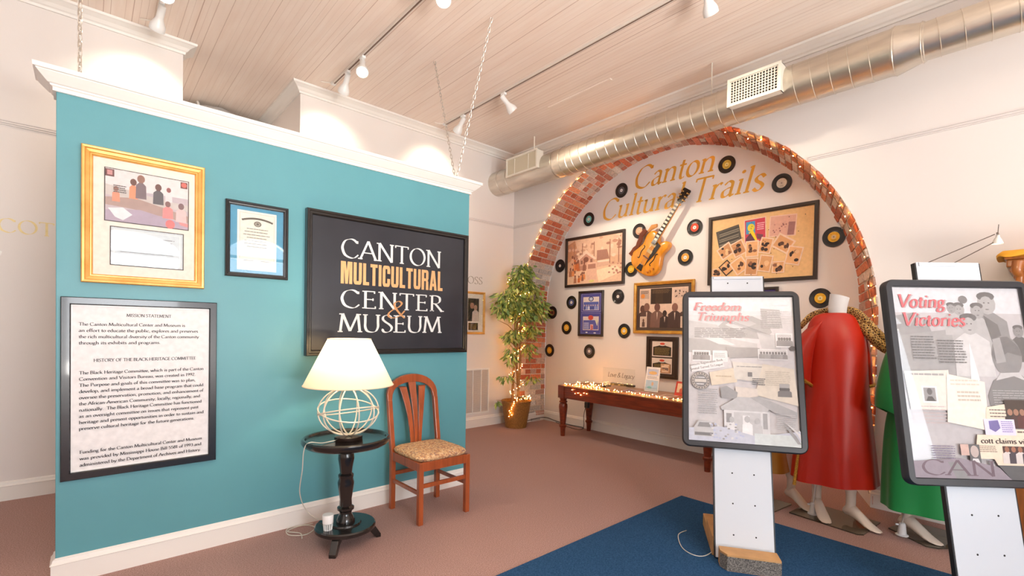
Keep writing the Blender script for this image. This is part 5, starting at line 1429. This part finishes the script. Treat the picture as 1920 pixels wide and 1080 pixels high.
gr = lambda k: (k, k - 2, k - 1)
def draw_freedom(p):
    r_ = random.Random(21)
    p.B(0, 0, 1, 1, (212, 208, 210)); p.B(0, 0, 1, .10, (226, 228, 232)); p.B(0, .10, 1, .13, (218, 218, 222))
    p.P([(.28, .22), (.40, .14), (.62, .135), (.76, .18), (.8, .25), (.72, .3), (.28, .28)], gr(166)); p.P([(.36, .2), (.46, .16), (.56, .2), (.5, .24)], gr(206)); p.P([(.42, .19), (.56, .155), (.66, .19), (.55, .22)], gr(188))
    p.P([(0, .17), (.28, .2), (.42, .3), (.66, .33), (.66, .39), (0, .37)], gr(190)); p.P([(0, .3), (.2, .31), (.46, .36), (.68, .36), (.68, .43), (.4, .43), (0, .4)], gr(164)); p.P([(.1, .28), (.3, .29), (.46, .345), (.3, .34)], gr(216))
    p.P([(.66, .25), (.84, .27), (.88, .37), (.7, .36)], gr(196)); p.P([(.7, .08), (.88, .09), (.9, .22), (.72, .215)], gr(176)); p.lines(.7, .1, .9, .23, 10, gr(132), .32, .25)
    p.lines(.06, .225, .58, .30, 6, gr(122), .42); p.lines(.76, .1, .98, .2, 6, gr(200), .4)
    p.E(.88, .04, .08, .02, (230, 230, 234))
    kw = dict(th=.15, k=.4, shear=.22, res=5)
    for dx, c in ((.012, (176, 168, 170)), (0, (220, 118, 124))):
        p.TU('Freedom', .045 + dx, .51 + dx, .098 + dx * .3, .058, c, **kw); p.TU('Triumphs', .07 + dx, .585 + dx, .172 + dx * .3, .058, c, **kw)
    p.Bo(.05, .395, .2, .455, gr(176), gr(232), .012)
    for i in range(6): p.person(.065 + i * .024, .455, .055, gr(90), gr(120 + 10 * (i % 3)), .66, .6)
    p.Bo(.24, .39, .37, .46, gr(224), gr(234), .006); p.lines(.25, .405, .36, .44, 3, gr(164), .4)
    p.P([(.36, .36), (.66, .36), (.66, .42), (.4, .44)], gr(148)); p.Bo(.84, .265, .97, .345, gr(200), gr(238), .012)
    for i in range(5): p.person(.86 + i * .024, .345, .06, gr(96), gr(140), .66, .6)
    p.E(.975, .36, .03, .018, gr(84), 7); p.Bo(.67, .375, .92, .435, gr(206), gr(234), .008)
    for i in range(9): p.person(.69 + i * .027, .435, .05, gr(110), gr(150 + 8 * (i % 4)), .66, .6)
    p.RB(.18, .493, .19, .05, 12, gr(226)); 
    x, z = p.q(.035, .515)
    for i, (s, dv) in enumerate((('awsuits Registration Book', 0), ('Several Turned To League', .03))):
        P_, adv = text_polys(s, th=.16, k=.4, res=2); 
        sc = .19 / adv; ca, sa = math.cos(R(12)), math.sin(R(12)); xx, zz = p.q(.02, .5 + dv)
        p.k += 1
        for pl in P_: p.raw([(xx + ca * a * sc - sa * b_ * .014, zz + sa * a * sc + ca * b_ * .014) for a, b_ in pl], gr(96)); p.k -= 1
        p.k += 2
    p.P([(.2, .54), (.45, .5), (.46, .6), (.22, .63)], (226, 212, 192)); p.lines(.26, .56, .42, .575, 1, (196, 176, 150), .5); p.P([(.42, .46), (.78, .48), (.77, .6), (.44, .58)], (222, 216, 208)); p.lines(.46, .49, .76, .5, 1, gr(150), .5)
    p.P([(.7, .47), (.98, .5), (1, .74), (.62, .68)], (226, 216, 202)); p.lines(.72, .52, .95, .62, 8, (196, 186, 170), .35); p.B(.84, .60, .93, .685, gr(168))
    for i in range(6): p.person(.85 + i * .014, .685, .06, gr(90), gr(120), .66, .6)
    p.B(.56, .53, .6, .56, gr(130)); p.lines(.6, .57, .72, .62, 4, gr(116), .5); p.P([(.44, .63), (.64, .64), (.65, .7), (.45, .7)], (216, 206, 198))
    p.E(.115, .60, .092, .062, gr(112), 30); p.E(.115, .60, .086, .058, (176, 166, 158), 30); p.E(.115, .60, .064, .042, gr(126), 24); p.P([(.06, .59), (.17, .59), (.17, .61), (.06, .61)], (206, 198, 190)); p.lines(.07, .575, .16, .585, 1, gr(220), .6); p.lines(.075, .62, .155, .632, 1, gr(220), .6)
    for i in range(18):
        a = 2 * PI * i / 18; p.E(.115 + .075 * math.cos(a), .60 + .05 * math.sin(a), .006, .005, gr(96), 6)
    p.lines(.09, .655, .28, .83, 12, gr(158), .3); p.P([(.3, .645), (.36, .63), (.46, .67), (.45, .715), (.31, .71)], gr(150))
    p.P([(.3, .77), (.46, .70), (.57, .70), (.74, .77), (.72, .79), (.31, .79)], gr(182)); p.P([(.57, .7), (.66, .69), (.98, .78), (.98, .82), (.78, .79)], gr(168)); p.B(.33, .79, .74, .93, gr(206)); p.B(.42, .8, .66, .93, gr(188)); p.B(.35, .81, .4, .87, gr(146)); p.B(.5, .82, .56, .92, gr(222)); p.B(.68, .8, .72, .9, gr(158)); p.lines(.8, .8, .97, .9, 8, gr(186), .4)
    for u, h_, c in ((.4, .12, 214), (.54, .13, 226), (.63, .12, 190)): p.person(u, .95, h_, gr(176), gr(c), .66, .5)
    p.P([(0, .92), (.3, .9), (.62, .95), (1, .9), (1, 1), (0, 1)], (190, 192, 204)); p.P([(.6, .93), (.95, .93), (1, .97), (1, 1), (.6, 1)], (204, 210, 210))
    p.P([(.05, .91), (.09, .87), (.2, .87), (.23, .91), (.23, .97), (.05, .97)], gr(188)); p.P([(.08, .91), (.1, .88), (.19, .88), (.21, .91)], gr(140)); p.B(.055, .945, .225, .965, gr(120))
    for i in range(40): p.E(r_.uniform(.2, .5), r_.uniform(.88, .98), .012, .006, r_.choice([gr(150), gr(206), gr(170), (176, 182, 206)]), 6)
    p.P([(.84, .84), (.96, .93), (1, .98), (.97, .98)], gr(160)); p.P([(.86, .84), (.97, .92), (1, .96), (1, .92)], gr(214))
def draw_voting(p):
    r_ = random.Random(31)
    p.B(0, 0, 1, 1, (188, 184, 187)); p.B(0, 0, 1, .14, (206, 206, 211)); p.P([(0, .16), (.16, .14), (.26, .19), (.3, .28), (0, .3)], gr(150)); p.P([(0, .27), (.52, .22), (.62, .3), (.62, .46), (.56, .5), (0, .46)], gr(158)); p.P([(.48, .38), (.6, .5), (.44, .49)], gr(180))
    for u, v, h_, sk, cl, wd in ((.52, .3, .22, 160, 172, .5), (.46, .26, .18, 152, 178, .5), (.74, .38, .36, 168, 140, .55), (.66, .34, .26, 160, 176, .5), (.58, .48, .34, 172, 200, .58), (.95, .40, .2, 140, 100, .5)):
        p.person(u, v, h_, gr(sk), gr(cl), .66, wd); p.E(u, v - h_ * .93, h_ * .13 / .66 * 1.0, h_ * .07, gr(104), 12); p.E(u, v - h_ * .80, h_ * .10 / .66, h_ * .135, gr(sk), 12); p.E(u - h_ * .05, v - h_ * .83, h_ * .022, h_ * .012, gr(96), 6); p.E(u + h_ * .05, v - h_ * .83, h_ * .022, h_ * .012, gr(96), 6); p.E(u, v - h_ * .73, h_ * .045, h_ * .01, gr(112), 6)
    p.E(.56, .065, .035, .022, gr(120)); p.P([(.7, .15), (.8, .2), (.84, .36), (.74, .3)], gr(110)); p.P([(.56, .3), (.6, .5), (.53, .52)], gr(226))
    p.P([(.64, .58), (.70, .5), (.8, .46), (.92, .47), (1, .52), (1, .72), (.66, .7)], gr(128)); p.E(.83, .37, .115, .11, gr(138), 22); p.P([(.715, .36), (.77, .27), (.86, .265), (.93, .32), (.95, .37), (.84, .35), (.74, .4)], gr(116)); p.P([(.74, .28), (.8, .27), (.82, .4), (.745, .41)], gr(160)); p.P([(.76, .46), (.9, .455), (.95, .5), (.86, .475), (.72, .5)], gr(196))
    p.lines(.68, .55, .98, .66, 9, gr(176), .35)
    kw = dict(th=.15, k=.4, shear=.2, res=5)
    for dx, c in ((.01, (172, 164, 166)), (0, (204, 98, 106))):
        p.TU('Voting', .035 + dx, .41 + dx, .112 + dx * .3, .072, c, **kw); p.TU('Victories', .055 + dx, .545 + dx, .213 + dx * .3, .072, c, **kw)
    p.lines(.11, .27, .29, .40, 9, gr(112), .4); p.lines(.31, .29, .52, .42, 9, gr(112), .4)
    p.P([(.02, .46), (.36, .45), (.36, .66), (.04, .66)], (222, 214, 206)); p.lines(.06, .47, .33, .49, 1, gr(160), .5); p.Bo(.15, .545, .24, .615, gr(150), gr(236), .012); p.E(.195, .565, .02, .018, gr(96)); p.P([(.16, .615), (.18, .59), (.21, .59), (.235, .615)], gr(80))
    p.lines(.05, .64, .33, .74, 6, (196, 180, 180), .3); p.P([(.34, .47), (.62, .51), (.6, .76), (.3, .72)], (226, 216, 204)); p.lines(.36, .5, .58, .54, 2, (200, 188, 176), .4); p.lines(.4, .56, .58, .62, 3, (190, 178, 166), .5)
    p.P([(.6, .64), (.76, .62), (.8, .72), (.58, .74)], (222, 206, 188)); p.lines(.62, .65, .77, .7, 3, (120, 108, 100), .35); p.B(.74, .60, 1, .745, (70, 56, 48))
    for i in range(6): p.person(.77 + i * .045, .745, .1, (150, 110, 90), (60 + 14 * i, 50, 46), .66, .6)
    p.B(.78, .75, 1, .79, (222, 202, 182)); p.lines(.8, .758, 1, .775, 1, (110, 96, 88), .5)
    p.B(.565, .70, .79, .78, (206, 198, 222)); p.P([(.6, .71), (.67, .705), (.68, .745), (.64, .765), (.6, .75)], (110, 100, 150)); p.lines(.69, .71, .78, .77, 6, (130, 116, 168), .4)
    p.P([(.5, .78), (1, .78), (1, .93), (.62, .93), (.6, .9), (.46, .9)], (218, 198, 178)); p.TU('cott claims victory', .52, .965, .822, .026, (60, 48, 44), th=.2, k=.4, res=3)
    p.lines(.5, .835, .63, .87, 4, (140, 122, 108), .45); p.B(.67, .835, 1, .92, (72, 46, 40))
    for i in range(7): p.person(.7 + i * .048, .92, .085, (150, 100, 78), r_.choice([(200, 190, 186), (40, 36, 44), (150, 60, 50), (70, 60, 66)]), .66, .62)
    p.B(.36, .83, .42, .885, (190, 160, 150)); p.B(.42, .83, .5, .93, gr(90)); p.E(.46, .865, .03, .03, (176, 160, 154)); p.P([(.425, .94), (.44, .9), (.48, .9), (.5, .94)], gr(200)); p.lines(.15, .84, .33, .91, 6, (120, 108, 130), .4)
    p.P([(0, .92), (.35, .9), (.62, .94), (.7, 1), (0, 1)], (138, 127, 136)); p.P([(.62, .93), (1, .93), (1, 1), (.7, 1)], gr(88)); p.P([(.25, .92), (.32, .92), (.4, 1), (.3, 1)], gr(130))
    p.TU('CAN', .05, .60, .985, .075, (104, 86, 95), th=.1, k=.3, res=6)
t1, T1 = stand('poster_stand', 'tilted Freedom Triumphs poster in black frame on white panel stand', (2.713, 1.076), R(-57.5), R(16.0), -.294, .301, .646, 1.547, draw_freedom)
t2, T2 = stand('poster_stand', 'tilted Voting Victories poster in black frame on white panel stand', (2.958, .098), R(-44.1), R(11.4), -.309, .289, .637, 1.533, draw_voting, 1.672)
b = MB(); b.tube(crom([(2.86, 1.50, .013), (2.76, 1.50, .012), (2.62, 1.40, .012), (2.58, 1.31, .012), (2.62, 1.26, .012), (2.70, 1.24, .03)], 8), .0025, 6)
o = b.build('cord', m_cord, None, smooth=True); tag(o, 'thin clear cable loop on blue rug beside Freedom Triumphs stand', 'cord')
# clip lamp reaching up from the second stand
pl = thing('picture_lamp', 'small glass halogen lamp held out on two thin rods above Voting Victories', 'lamp', (3.40, .172, 1.775))
m_rod = M('rod_steel', (120, 110, 104), .3, .8)
A = t2.location
def w2(x, v, d):     # second stand's own frame -> lamp frame
    q_ = T2 @ Vector((x, -d, v)); c, s = math.cos(R(-44.1)), math.sin(R(-44.1))
    return (A[0] + c * q_[0] - s * q_[1] - 3.40, A[1] + s * q_[0] + c * q_[1] - .172, A[2] + q_[2] - 1.775)
for x in (-.08, .05):
    b = MB(); e_ = (-.012, .01, .02) if x < 0 else (.0, 0, -.01); b.tube([w2(x, 1.60, -.028), w2(x, 1.675, -.03), e_], .0022, 6); b.build('rod', m_rod, pl, smooth=True)
b = MB(); b.lathe([(0, .016), (.007, .016), (.008, .006), (.012, .0), (.016, -.009), (.022, -.024), (.023, -.027), (.021, -.025), (.013, -.007), (0, -.003)], seg=24, cap0=False, cap1=False); b.build('reflector', M('frosted_glass', (236, 232, 222), .2), pl, smooth=True)
b = MB(); b.lathe([(0, -.014), (.011, -.016), (.014, -.021), (0, -.022)], seg=16, cap0=False, cap1=False); b.build('bulb', M_emit('halogen', (255, 220, 170), 14), pl, smooth=True)
b = MB(); b.tube([(-.03, .0, .022), (.028, 0, .018)], .005, 8); b.tube([(0, 0, .02), (.004, -.002, .07)], .002, 6); b.build('crossbar', m_rod, pl, smooth=True)
l = bpy.data.lights.new('halogen_light', 'SPOT'); l.energy = 10; l.color = (1, .76, .5); l.spot_size = R(150); l.spot_blend = 1; l.shadow_soft_size = .02
lo = bpy.data.objects.new('halogen_light', l); COL.objects.link(lo); lo.parent = pl; lo.location = (.0, 0, -.045); lo.rotation_euler = (R(0), R(-35), 0)

# ------------------------------------------------------------------ mannequins in robes
m_skin = M('mannequin_white', (236, 220, 204), .4)
def fabric(name, c, rough=.45, sheen=.3):
    m = M(name, c, rough, bump=.05, bscale=300)
    b = m.node_tree.nodes['Principled BSDF']; b.inputs['Sheen Weight'].default_value = sheen; b.inputs['Sheen Roughness'].default_value = .4
    return m
m_red = fabric('red_satin', (192, 34, 10), .36, .05)
m_green = fabric('green_cloth', (12, 132, 62), .6)
m_goldcloth = fabric('mustard_cloth', (176, 120, 26), .55)
def mat_leopard():
    m = M('leopard_cloth', (190, 138, 60), .6); nt = m.node_tree; b = nt.nodes['Principled BSDF']
    tc = nd(nt, 'ShaderNodeTexCoord'); v = nd(nt, 'ShaderNodeTexVoronoi'); v.feature = 'DISTANCE_TO_EDGE'; v.inputs['Scale'].default_value = 62
    nt.links.new(tc.outputs['Object'], v.inputs['Vector'])
    rp = nd(nt, 'ShaderNodeValToRGB'); rp.color_ramp.interpolation = 'CONSTANT'; e = rp.color_ramp.elements
    e[0].color = lin((206, 164, 92)); e[1].position = .12; e[1].color = lin((34, 22, 14)); q_ = e.new(.26); q_.color = lin((128, 78, 26))
    nt.links.new(v.outputs['Distance'], rp.inputs[0]); nt.links.new(rp.outputs[0], b.inputs['Base Color'])
    return m
m_leo = mat_leopard()
m_trimgold = M('gold_braid', (206, 156, 62), .35, .6, var=.4, vscale=120, bump=.8, bscale=240)
def ring(cx, cy, z, rx, ry, n=48, amp=0.0, ph=0.0, k=6, tilt=0.0):
    o = []
    for j in range(n):
        a = 2 * PI * j / n
        f = 1 + amp * (math.sin(k * a + ph) * .6 + .4 * math.sin((k - 2) * a + 1.7 * ph + 1))
        c, s = math.cos(a), math.sin(a)
        o.append((cx + rx * f * c, cy + ry * f * s, z + tilt * rx * c))
    return o
def foot_leg(b, hip, ankle, d, htop):
    """leg to the ankle, then a pointed foot in direction d (plan)"""
    kx, ky = (hip[0] + ankle[0]) / 2, (hip[1] + ankle[1]) / 2 - .01
    P_ = [(hip[0], hip[1], htop), (kx, ky + .005, htop * .62 + .02), (kx, ky - .004, .47), (ankle[0] * .6 + kx * .4, ankle[1] * .6 + ky * .4 + .012, .34), (ankle[0], ankle[1] + .004, .2), (ankle[0], ankle[1], .128), (ankle[0] - d[0] * .004, ankle[1] - d[1] * .004, .10)]
    b.tube(crom(P_, 4), [ (.075 + (.05 - .075) * i / 8) if i <= 8 else (.05 + .002 * math.sin((i - 8) / 4 * 1.5) if i <= 12 else (.052 - .022 * (i - 12) / 4 if i <= 16 else (.030 - .002 * (i - 16) / 4 if i <= 20 else .029))) for i in range(25)], 16)
    s = (-d[1], d[0]); rings = []
    for (f, zc, w_, h_) in ((-.048, .085, .008, .012), (-.040, .085, .022, .026), (-.02, .088, .029, .040), (.01, .088, .031, .040), (.045, .074, .032, .032), (.085, .052, .035, .025), (.125, .030, .039, .018), (.16, .018, .037, .013), (.19, .012, .028, .010), (.207, .010, .012, .006)):
        r_ = []
        for j in range(16):
            a = 2 * PI * j / 16; u = w_ * math.cos(a); vv = h_ * math.sin(a)
            r_.append((ankle[0] + d[0] * (f + vv * .35) + s[0] * u, ankle[1] + d[1] * (f + vv * .35) + s[1] * u, max(.012, zc + vv)))
        rings.append(r_)
    b.loft(rings)
def mannequin(name, label, loc, rz, legs, secs, mat, sleeves, amp=.085, neck=(0, 0)):
    t = thing(name, label, 'mannequin', (loc[0], loc[1], 0), rz)
    b = MB()
    tor = [(.62, .12, .09), (.78, .15, .105), (.88, .145, .10), (1.02, .11, .08), (1.16, .125, .085), (1.26, .115, .08), (1.33, .085, .06), (1.375, .06, .05), (1.405, .05, .048), (1.43, .050, .050), (1.46, .048, .048)]
    b.loft([ring(neck[0], neck[1], z, rx, ry, 24) for z, rx, ry in tor])
    for (hip, ank, d) in legs: foot_leg(b, hip, ank, d, .72)
    b.build('body', m_skin, t, smooth=True)
    b = MB(); rings = [ring(neck[0], neck[1], 1.425, .052, .05, 24), ring(neck[0], neck[1], 1.47, .056, .053, 24, tilt=.1), ring(neck[0] + .01, neck[1], 1.545, .057, .054, 24, tilt=-.28), ring(neck[0] + .01, neck[1], 1.545, .054, .051, 24, tilt=-.28), ring(neck[0], neck[1], 1.47, .053, .05, 24, tilt=.1)]
    b.loft(rings, False, True); b.build('neck_cap', M('cap_white', (238, 238, 240), .5), t, smooth=True)
    b = MB(); z0 = secs[0][0]
    rings = []
    S = crom([tuple(s_) for s_ in secs], 5)
    for (z, cx, cy, rx, ry) in S:
        f = max(0, min(1, (1.15 - z) / .9))
        rings.append(ring(cx, cy, z, rx, ry, 96, amp * f, .8, 7))
    inner = [tuple((x * .97, y * .97, z + .004)) for x, y, z in rings[0]]
    b.loft([inner] + rings, False, False); b.build('robe', mat, t, smooth=True)
    for sl in sleeves:
        b = MB(); rings = []
        S = crom([tuple(q_) for q_ in sl[0]], 4)
        for i, (x, y, z, rx, ry, tl) in enumerate(S): rings.append(ring(x, y, z, rx, ry, 36, .05 * i / len(S), x * 9, 5, tl))
        b.loft(list(reversed([[(x + (q[0] - x) * .93, y + (q[1] - y) * .93, q[2] + .002) for q in rings[-1]]])) and rings + [[(x + (q[0] - x) * .93, y + (q[1] - y) * .93, q[2] + .004) for q in rings[-1]]], True, False)
        so = b.build('sleeve', mat, t, smooth=True)
        if sl[1]:
            b = MB(); R_ = [((q[0] - x) * 1.03 + x, (q[1] - y) * 1.03 + y, q[2] + .004) for q in rings[-1]]
            b.tube(R_, .012, 8, False, True); b.build('braid', m_trimgold, so, smooth=True)
    return t

# red robe
RC, RRZ = (3.86, .96), R(-58.5)
t = mannequin('mannequin', 'headless white mannequin in long red robe with leopard print scarf', RC, RRZ,
    [((-.07, 0), (-.075, .07), (.05, -1.0)), ((.08, 0), (.10, -.03), (.55, -.835))],
    [(.268, .005, 0, .258, .19), (.5, 0, 0, .238, .172), (.8, 0, 0, .205, .145), (1.05, 0, 0, .186, .128), (1.2, -.005, 0, .180, .122), (1.30, -.012, 0, .170, .106), (1.37, -.018, 0, .146, .086), (1.41, -.02, 0, .112, .068), (1.428, -.015, 0, .07, .058)], m_red,
    [([(-.10, 0, 1.385, .04, .06, .7), (-.16, -.01, 1.31, .06, .08, .6), (-.215, -.02, 1.20, .075, .095, .2), (-.25, -.03, 1.09, .088, .11, -.3), (-.27, -.035, .99, .10, .125, -.7)], True),
     ([(.09, .01, 1.37, .045, .06, -.5), (.135, .03, 1.29, .05, .07, -.5), (.165, .05, 1.16, .05, .08, -.3), (.178, .06, 1.02, .052, .085, 0), (.185, .065, .93, .055, .09, .2)], True)], neck=(-.0, 0))
b = MB(); pts_ = crom([(-.21, .05, 1.33), (-.13, .10, 1.41), (-.03, .105, 1.44), (.05, .07, 1.44), (.10, 0, 1.425), (.14, -.05, 1.37), (.20, -.07, 1.29), (.27, -.06, 1.235), (.36, -.01, 1.22)], 5)
b.tube(pts_, [.02 + .026 * min(1, i / 22) for i in range(len(pts_))], 14, True, False, .5)
pts_ = [(x, y - .012, z - .03 - .02 * min(1, max(0, i - 18) / 12)) for i, (x, y, z) in enumerate(pts_)]; b.tube(pts_[14:], [.022 + .012 * min(1, i / 12) for i in range(len(pts_) - 14)], 12, True, False, .6)
b.build('scarf', m_leo, t, smooth=True)
b = MB(); pts_ = []
for i in range(22):
    f = i / 21; z = .60 - .365 * f; a = PI + .42
    rx, ry = .232 + .045 * f, .166 + .03 * f; pts_.append((rx * math.cos(a) * 1.0 - .004, ry * math.sin(a), z))
b.tube(pts_, .011, 8); b.build('hem_braid', m_trimgold, t, smooth=True)
def plate(t, loc, rz, corners, mat_):
    c, s = math.cos(-rz), math.sin(-rz)
    q_ = [(c * (x - loc[0]) - s * (y - loc[1]), s * (x - loc[0]) + c * (y - loc[1])) for x, y in corners]; n = len(q_)
    b = MB(); b.add([(x, y, .001) for x, y in q_] + [(x, y, .009) for x, y in q_], [tuple(reversed(range(n))), tuple(range(n, 2 * n))] + [(i, (i + 1) % n, n + (i + 1) % n, n + i) for i in range(n)])
    b.build('glass_base', mat_, t)
def fitting(t, x, y, hx, hy, hz):
    b = MB(); b.lathe([(0, .009), (.034, .009), (.034, .014), (.024, .018), (.021, .05), (.017, .085), (.010, .09), (0, .09)], (x, y, 0), 18, False, False); b.cyl((x - .02, y, .075), (x - .036, y, .075), .006, .006, 8); b.build('base_fitting', M('fitting_white', (222, 220, 220), .3), t, smooth=True)
    b = MB(); b.tube([(x, y, .085), ((x + hx) / 2, (y + hy) / 2, .16), (hx, hy, hz)], .006, 8); b.build('support_rod', m_chrome, t, smooth=True)
m_gbase = bpy.data.materials.new('green_glass'); m_gbase.use_nodes = True
_b = m_gbase.node_tree.nodes['Principled BSDF']; _b.inputs['Base Color'].default_value = lin((176, 164, 142)); _b.inputs['Roughness'].default_value = .04; _b.inputs['Transmission Weight'].default_value = .85; _b.inputs['IOR'].default_value = 1.5
plate(t, RC, RRZ, [(3.74, 1.19), (3.675, .775), (3.70, .745), (4.03, .72), (4.09, 1.16)], m_gbase)
fitting(t, -.105, .035, -.085, .06, .28)

# mustard robe, mostly hidden behind the first poster
GC, GRZ = (3.90, 1.475), R(-25)
t = mannequin('mannequin', 'headless white mannequin in mustard robe mostly hidden behind Freedom Triumphs', GC, GRZ,
    [((-.07, 0), (-.09, .02), (0, -1.0)), ((.09, -.05), (.152, -.175), (-.08, -.997))],
    [(.245, .03, -.03, .215, .18), (.5, .01, -.01, .205, .165), (.8, 0, 0, .19, .14), (1.05, 0, 0, .18, .128), (1.22, 0, 0, .176, .12), (1.32, 0, 0, .16, .105), (1.37, 0, 0, .138, .09), (1.395, 0, 0, .11, .07), (1.41, 0, 0, .07, .058)], m_goldcloth,
    [([(-.10, 0, 1.36, .04, .055, .5), (-.16, -.01, 1.22, .05, .07, .5), (-.19, -.02, 1.02, .055, .08, 0)], False), ([(.10, 0, 1.36, .04, .055, -.5), (.16, -.01, 1.22, .05, .07, -.5), (.185, -.02, 1.02, .055, .08, 0)], False)])
plate(t, GC, GRZ, [(3.60, 1.27), (3.93, 1.235), (3.97, 1.62), (3.64, 1.66)], m_gbase)

# green robe behind the second poster
EC, ERZ = (3.93, .455), R(-60)
t = mannequin('mannequin', 'headless white mannequin in green robe behind Voting Victories poster', EC, ERZ,
    [((-.08, .03), (-.085, .085), (.55, -.835)), ((.10, .03), (.16, .06), (.4, -.92))],
    [(.195, .0, 0, .25, .18), (.5, -.005, 0, .245, .17), (.72, -.005, 0, .235, .16), (.9, 0, 0, .21, .15), (1.05, 0, 0, .19, .135), (1.22, 0, 0, .178, .122), (1.32, 0, 0, .162, .105), (1.37, 0, 0, .14, .09), (1.395, 0, 0, .11, .07), (1.41, 0, 0, .07, .058)], m_green,
    [([(-.11, 0, 1.36, .05, .06, .5), (-.18, -.01, 1.22, .065, .08, .4), (-.215, -.02, 1.05, .075, .10, .2), (-.225, -.03, .88, .085, .12, -.3), (-.215, -.03, .78, .095, .13, -.5)], False), ([(.11, 0, 1.36, .05, .06, -.5), (.18, -.01, 1.2, .06, .08, -.4), (.22, -.02, .95, .075, .11, .2)], False)], amp=.07)
plate(t, EC, ERZ, [(3.96, .665), (3.80, .455), (3.82, .40), (4.02, .24), (4.20, .32), (4.22, .60)], m_gbase)
fitting(t, -.135, .02, -.09, .075, .28)

# ------------------------------------------------------------------ carved cabinet at the right edge with a yellow cloth on top
m_oak = M('carved_oak', (156, 92, 40), .4, var=.3, vscale=5, stretch=(9, 9, 1), coat=.2)
t = thing('wooden_cabinet', 'tall carved oak cabinet against right wall at photo edge', 'cabinet', (4.2, -.20, 0))
b = MB(); b.box(-.12, .14, -.34, .305, .08, 1.60); b.build('carcass', m_oak, t, bevel=.004)
b = MB(); b.box(-.14, .145, -.36, .325, 0, .08); b.build('plinth', m_oak, t, bevel=.006)
b = MB()
for z0, z1, o_ in ((1.60, 1.625, .012), (1.625, 1.66, .03), (1.66, 1.69, .045), (1.69, 1.735, .06), (1.735, 1.752, .07)): b.box(-.12 - o_, .14, -.34 - o_, .305 + o_, z0, z1)
b.build('cornice', m_oak, t, bevel=.008)
for y in (.285, -.31):
    b = MB(); b.tube(crom([(-.17, y + .03, 1.72), (-.175, y + .035, 1.67), (-.155, y + .025, 1.64), (-.15, y + .022, 1.60), (-.125, y + .01, 1.57)], 5), [.03 - .001 * i for i in range(21)], 12); b.build('corbel', m_oak, t, smooth=True)
for y in (-.27, .05):
    b = MB(); b.box(-.128, -.118, y, y + .25, .15, 1.5); b.box(-.134, -.12, y + .04, y + .21, .2, 1.45); b.build('door', m_oak, t, bevel=.004)
b = MB(); rings = []
for f, z in ((1.0, 1.753), (1.06, 1.752), (1.065, 1.765), (1.02, 1.782), (.7, 1.792), (.3, 1.796)):
    r_ = []
    for j in range(40):
        a = 2 * PI * j / 40; c, s = math.cos(a), math.sin(a); c = math.copysign(abs(c) ** .3, c); s = math.copysign(abs(s) ** .3, s)
        r_.append((4.165 + .185 * min(f, 1.05) * c, -.215 + .40 * f * s, z + .006 * math.sin(7 * a)))
    rings.append(r_)
b.loft(rings); o = b.build('folded_cloth', M('yellow_cloth', (232, 166, 44), .7, bump=.2, bscale=60), None, smooth=True); tag(o, 'folded yellow cloth on top of the carved oak cabinet', 'cloth')
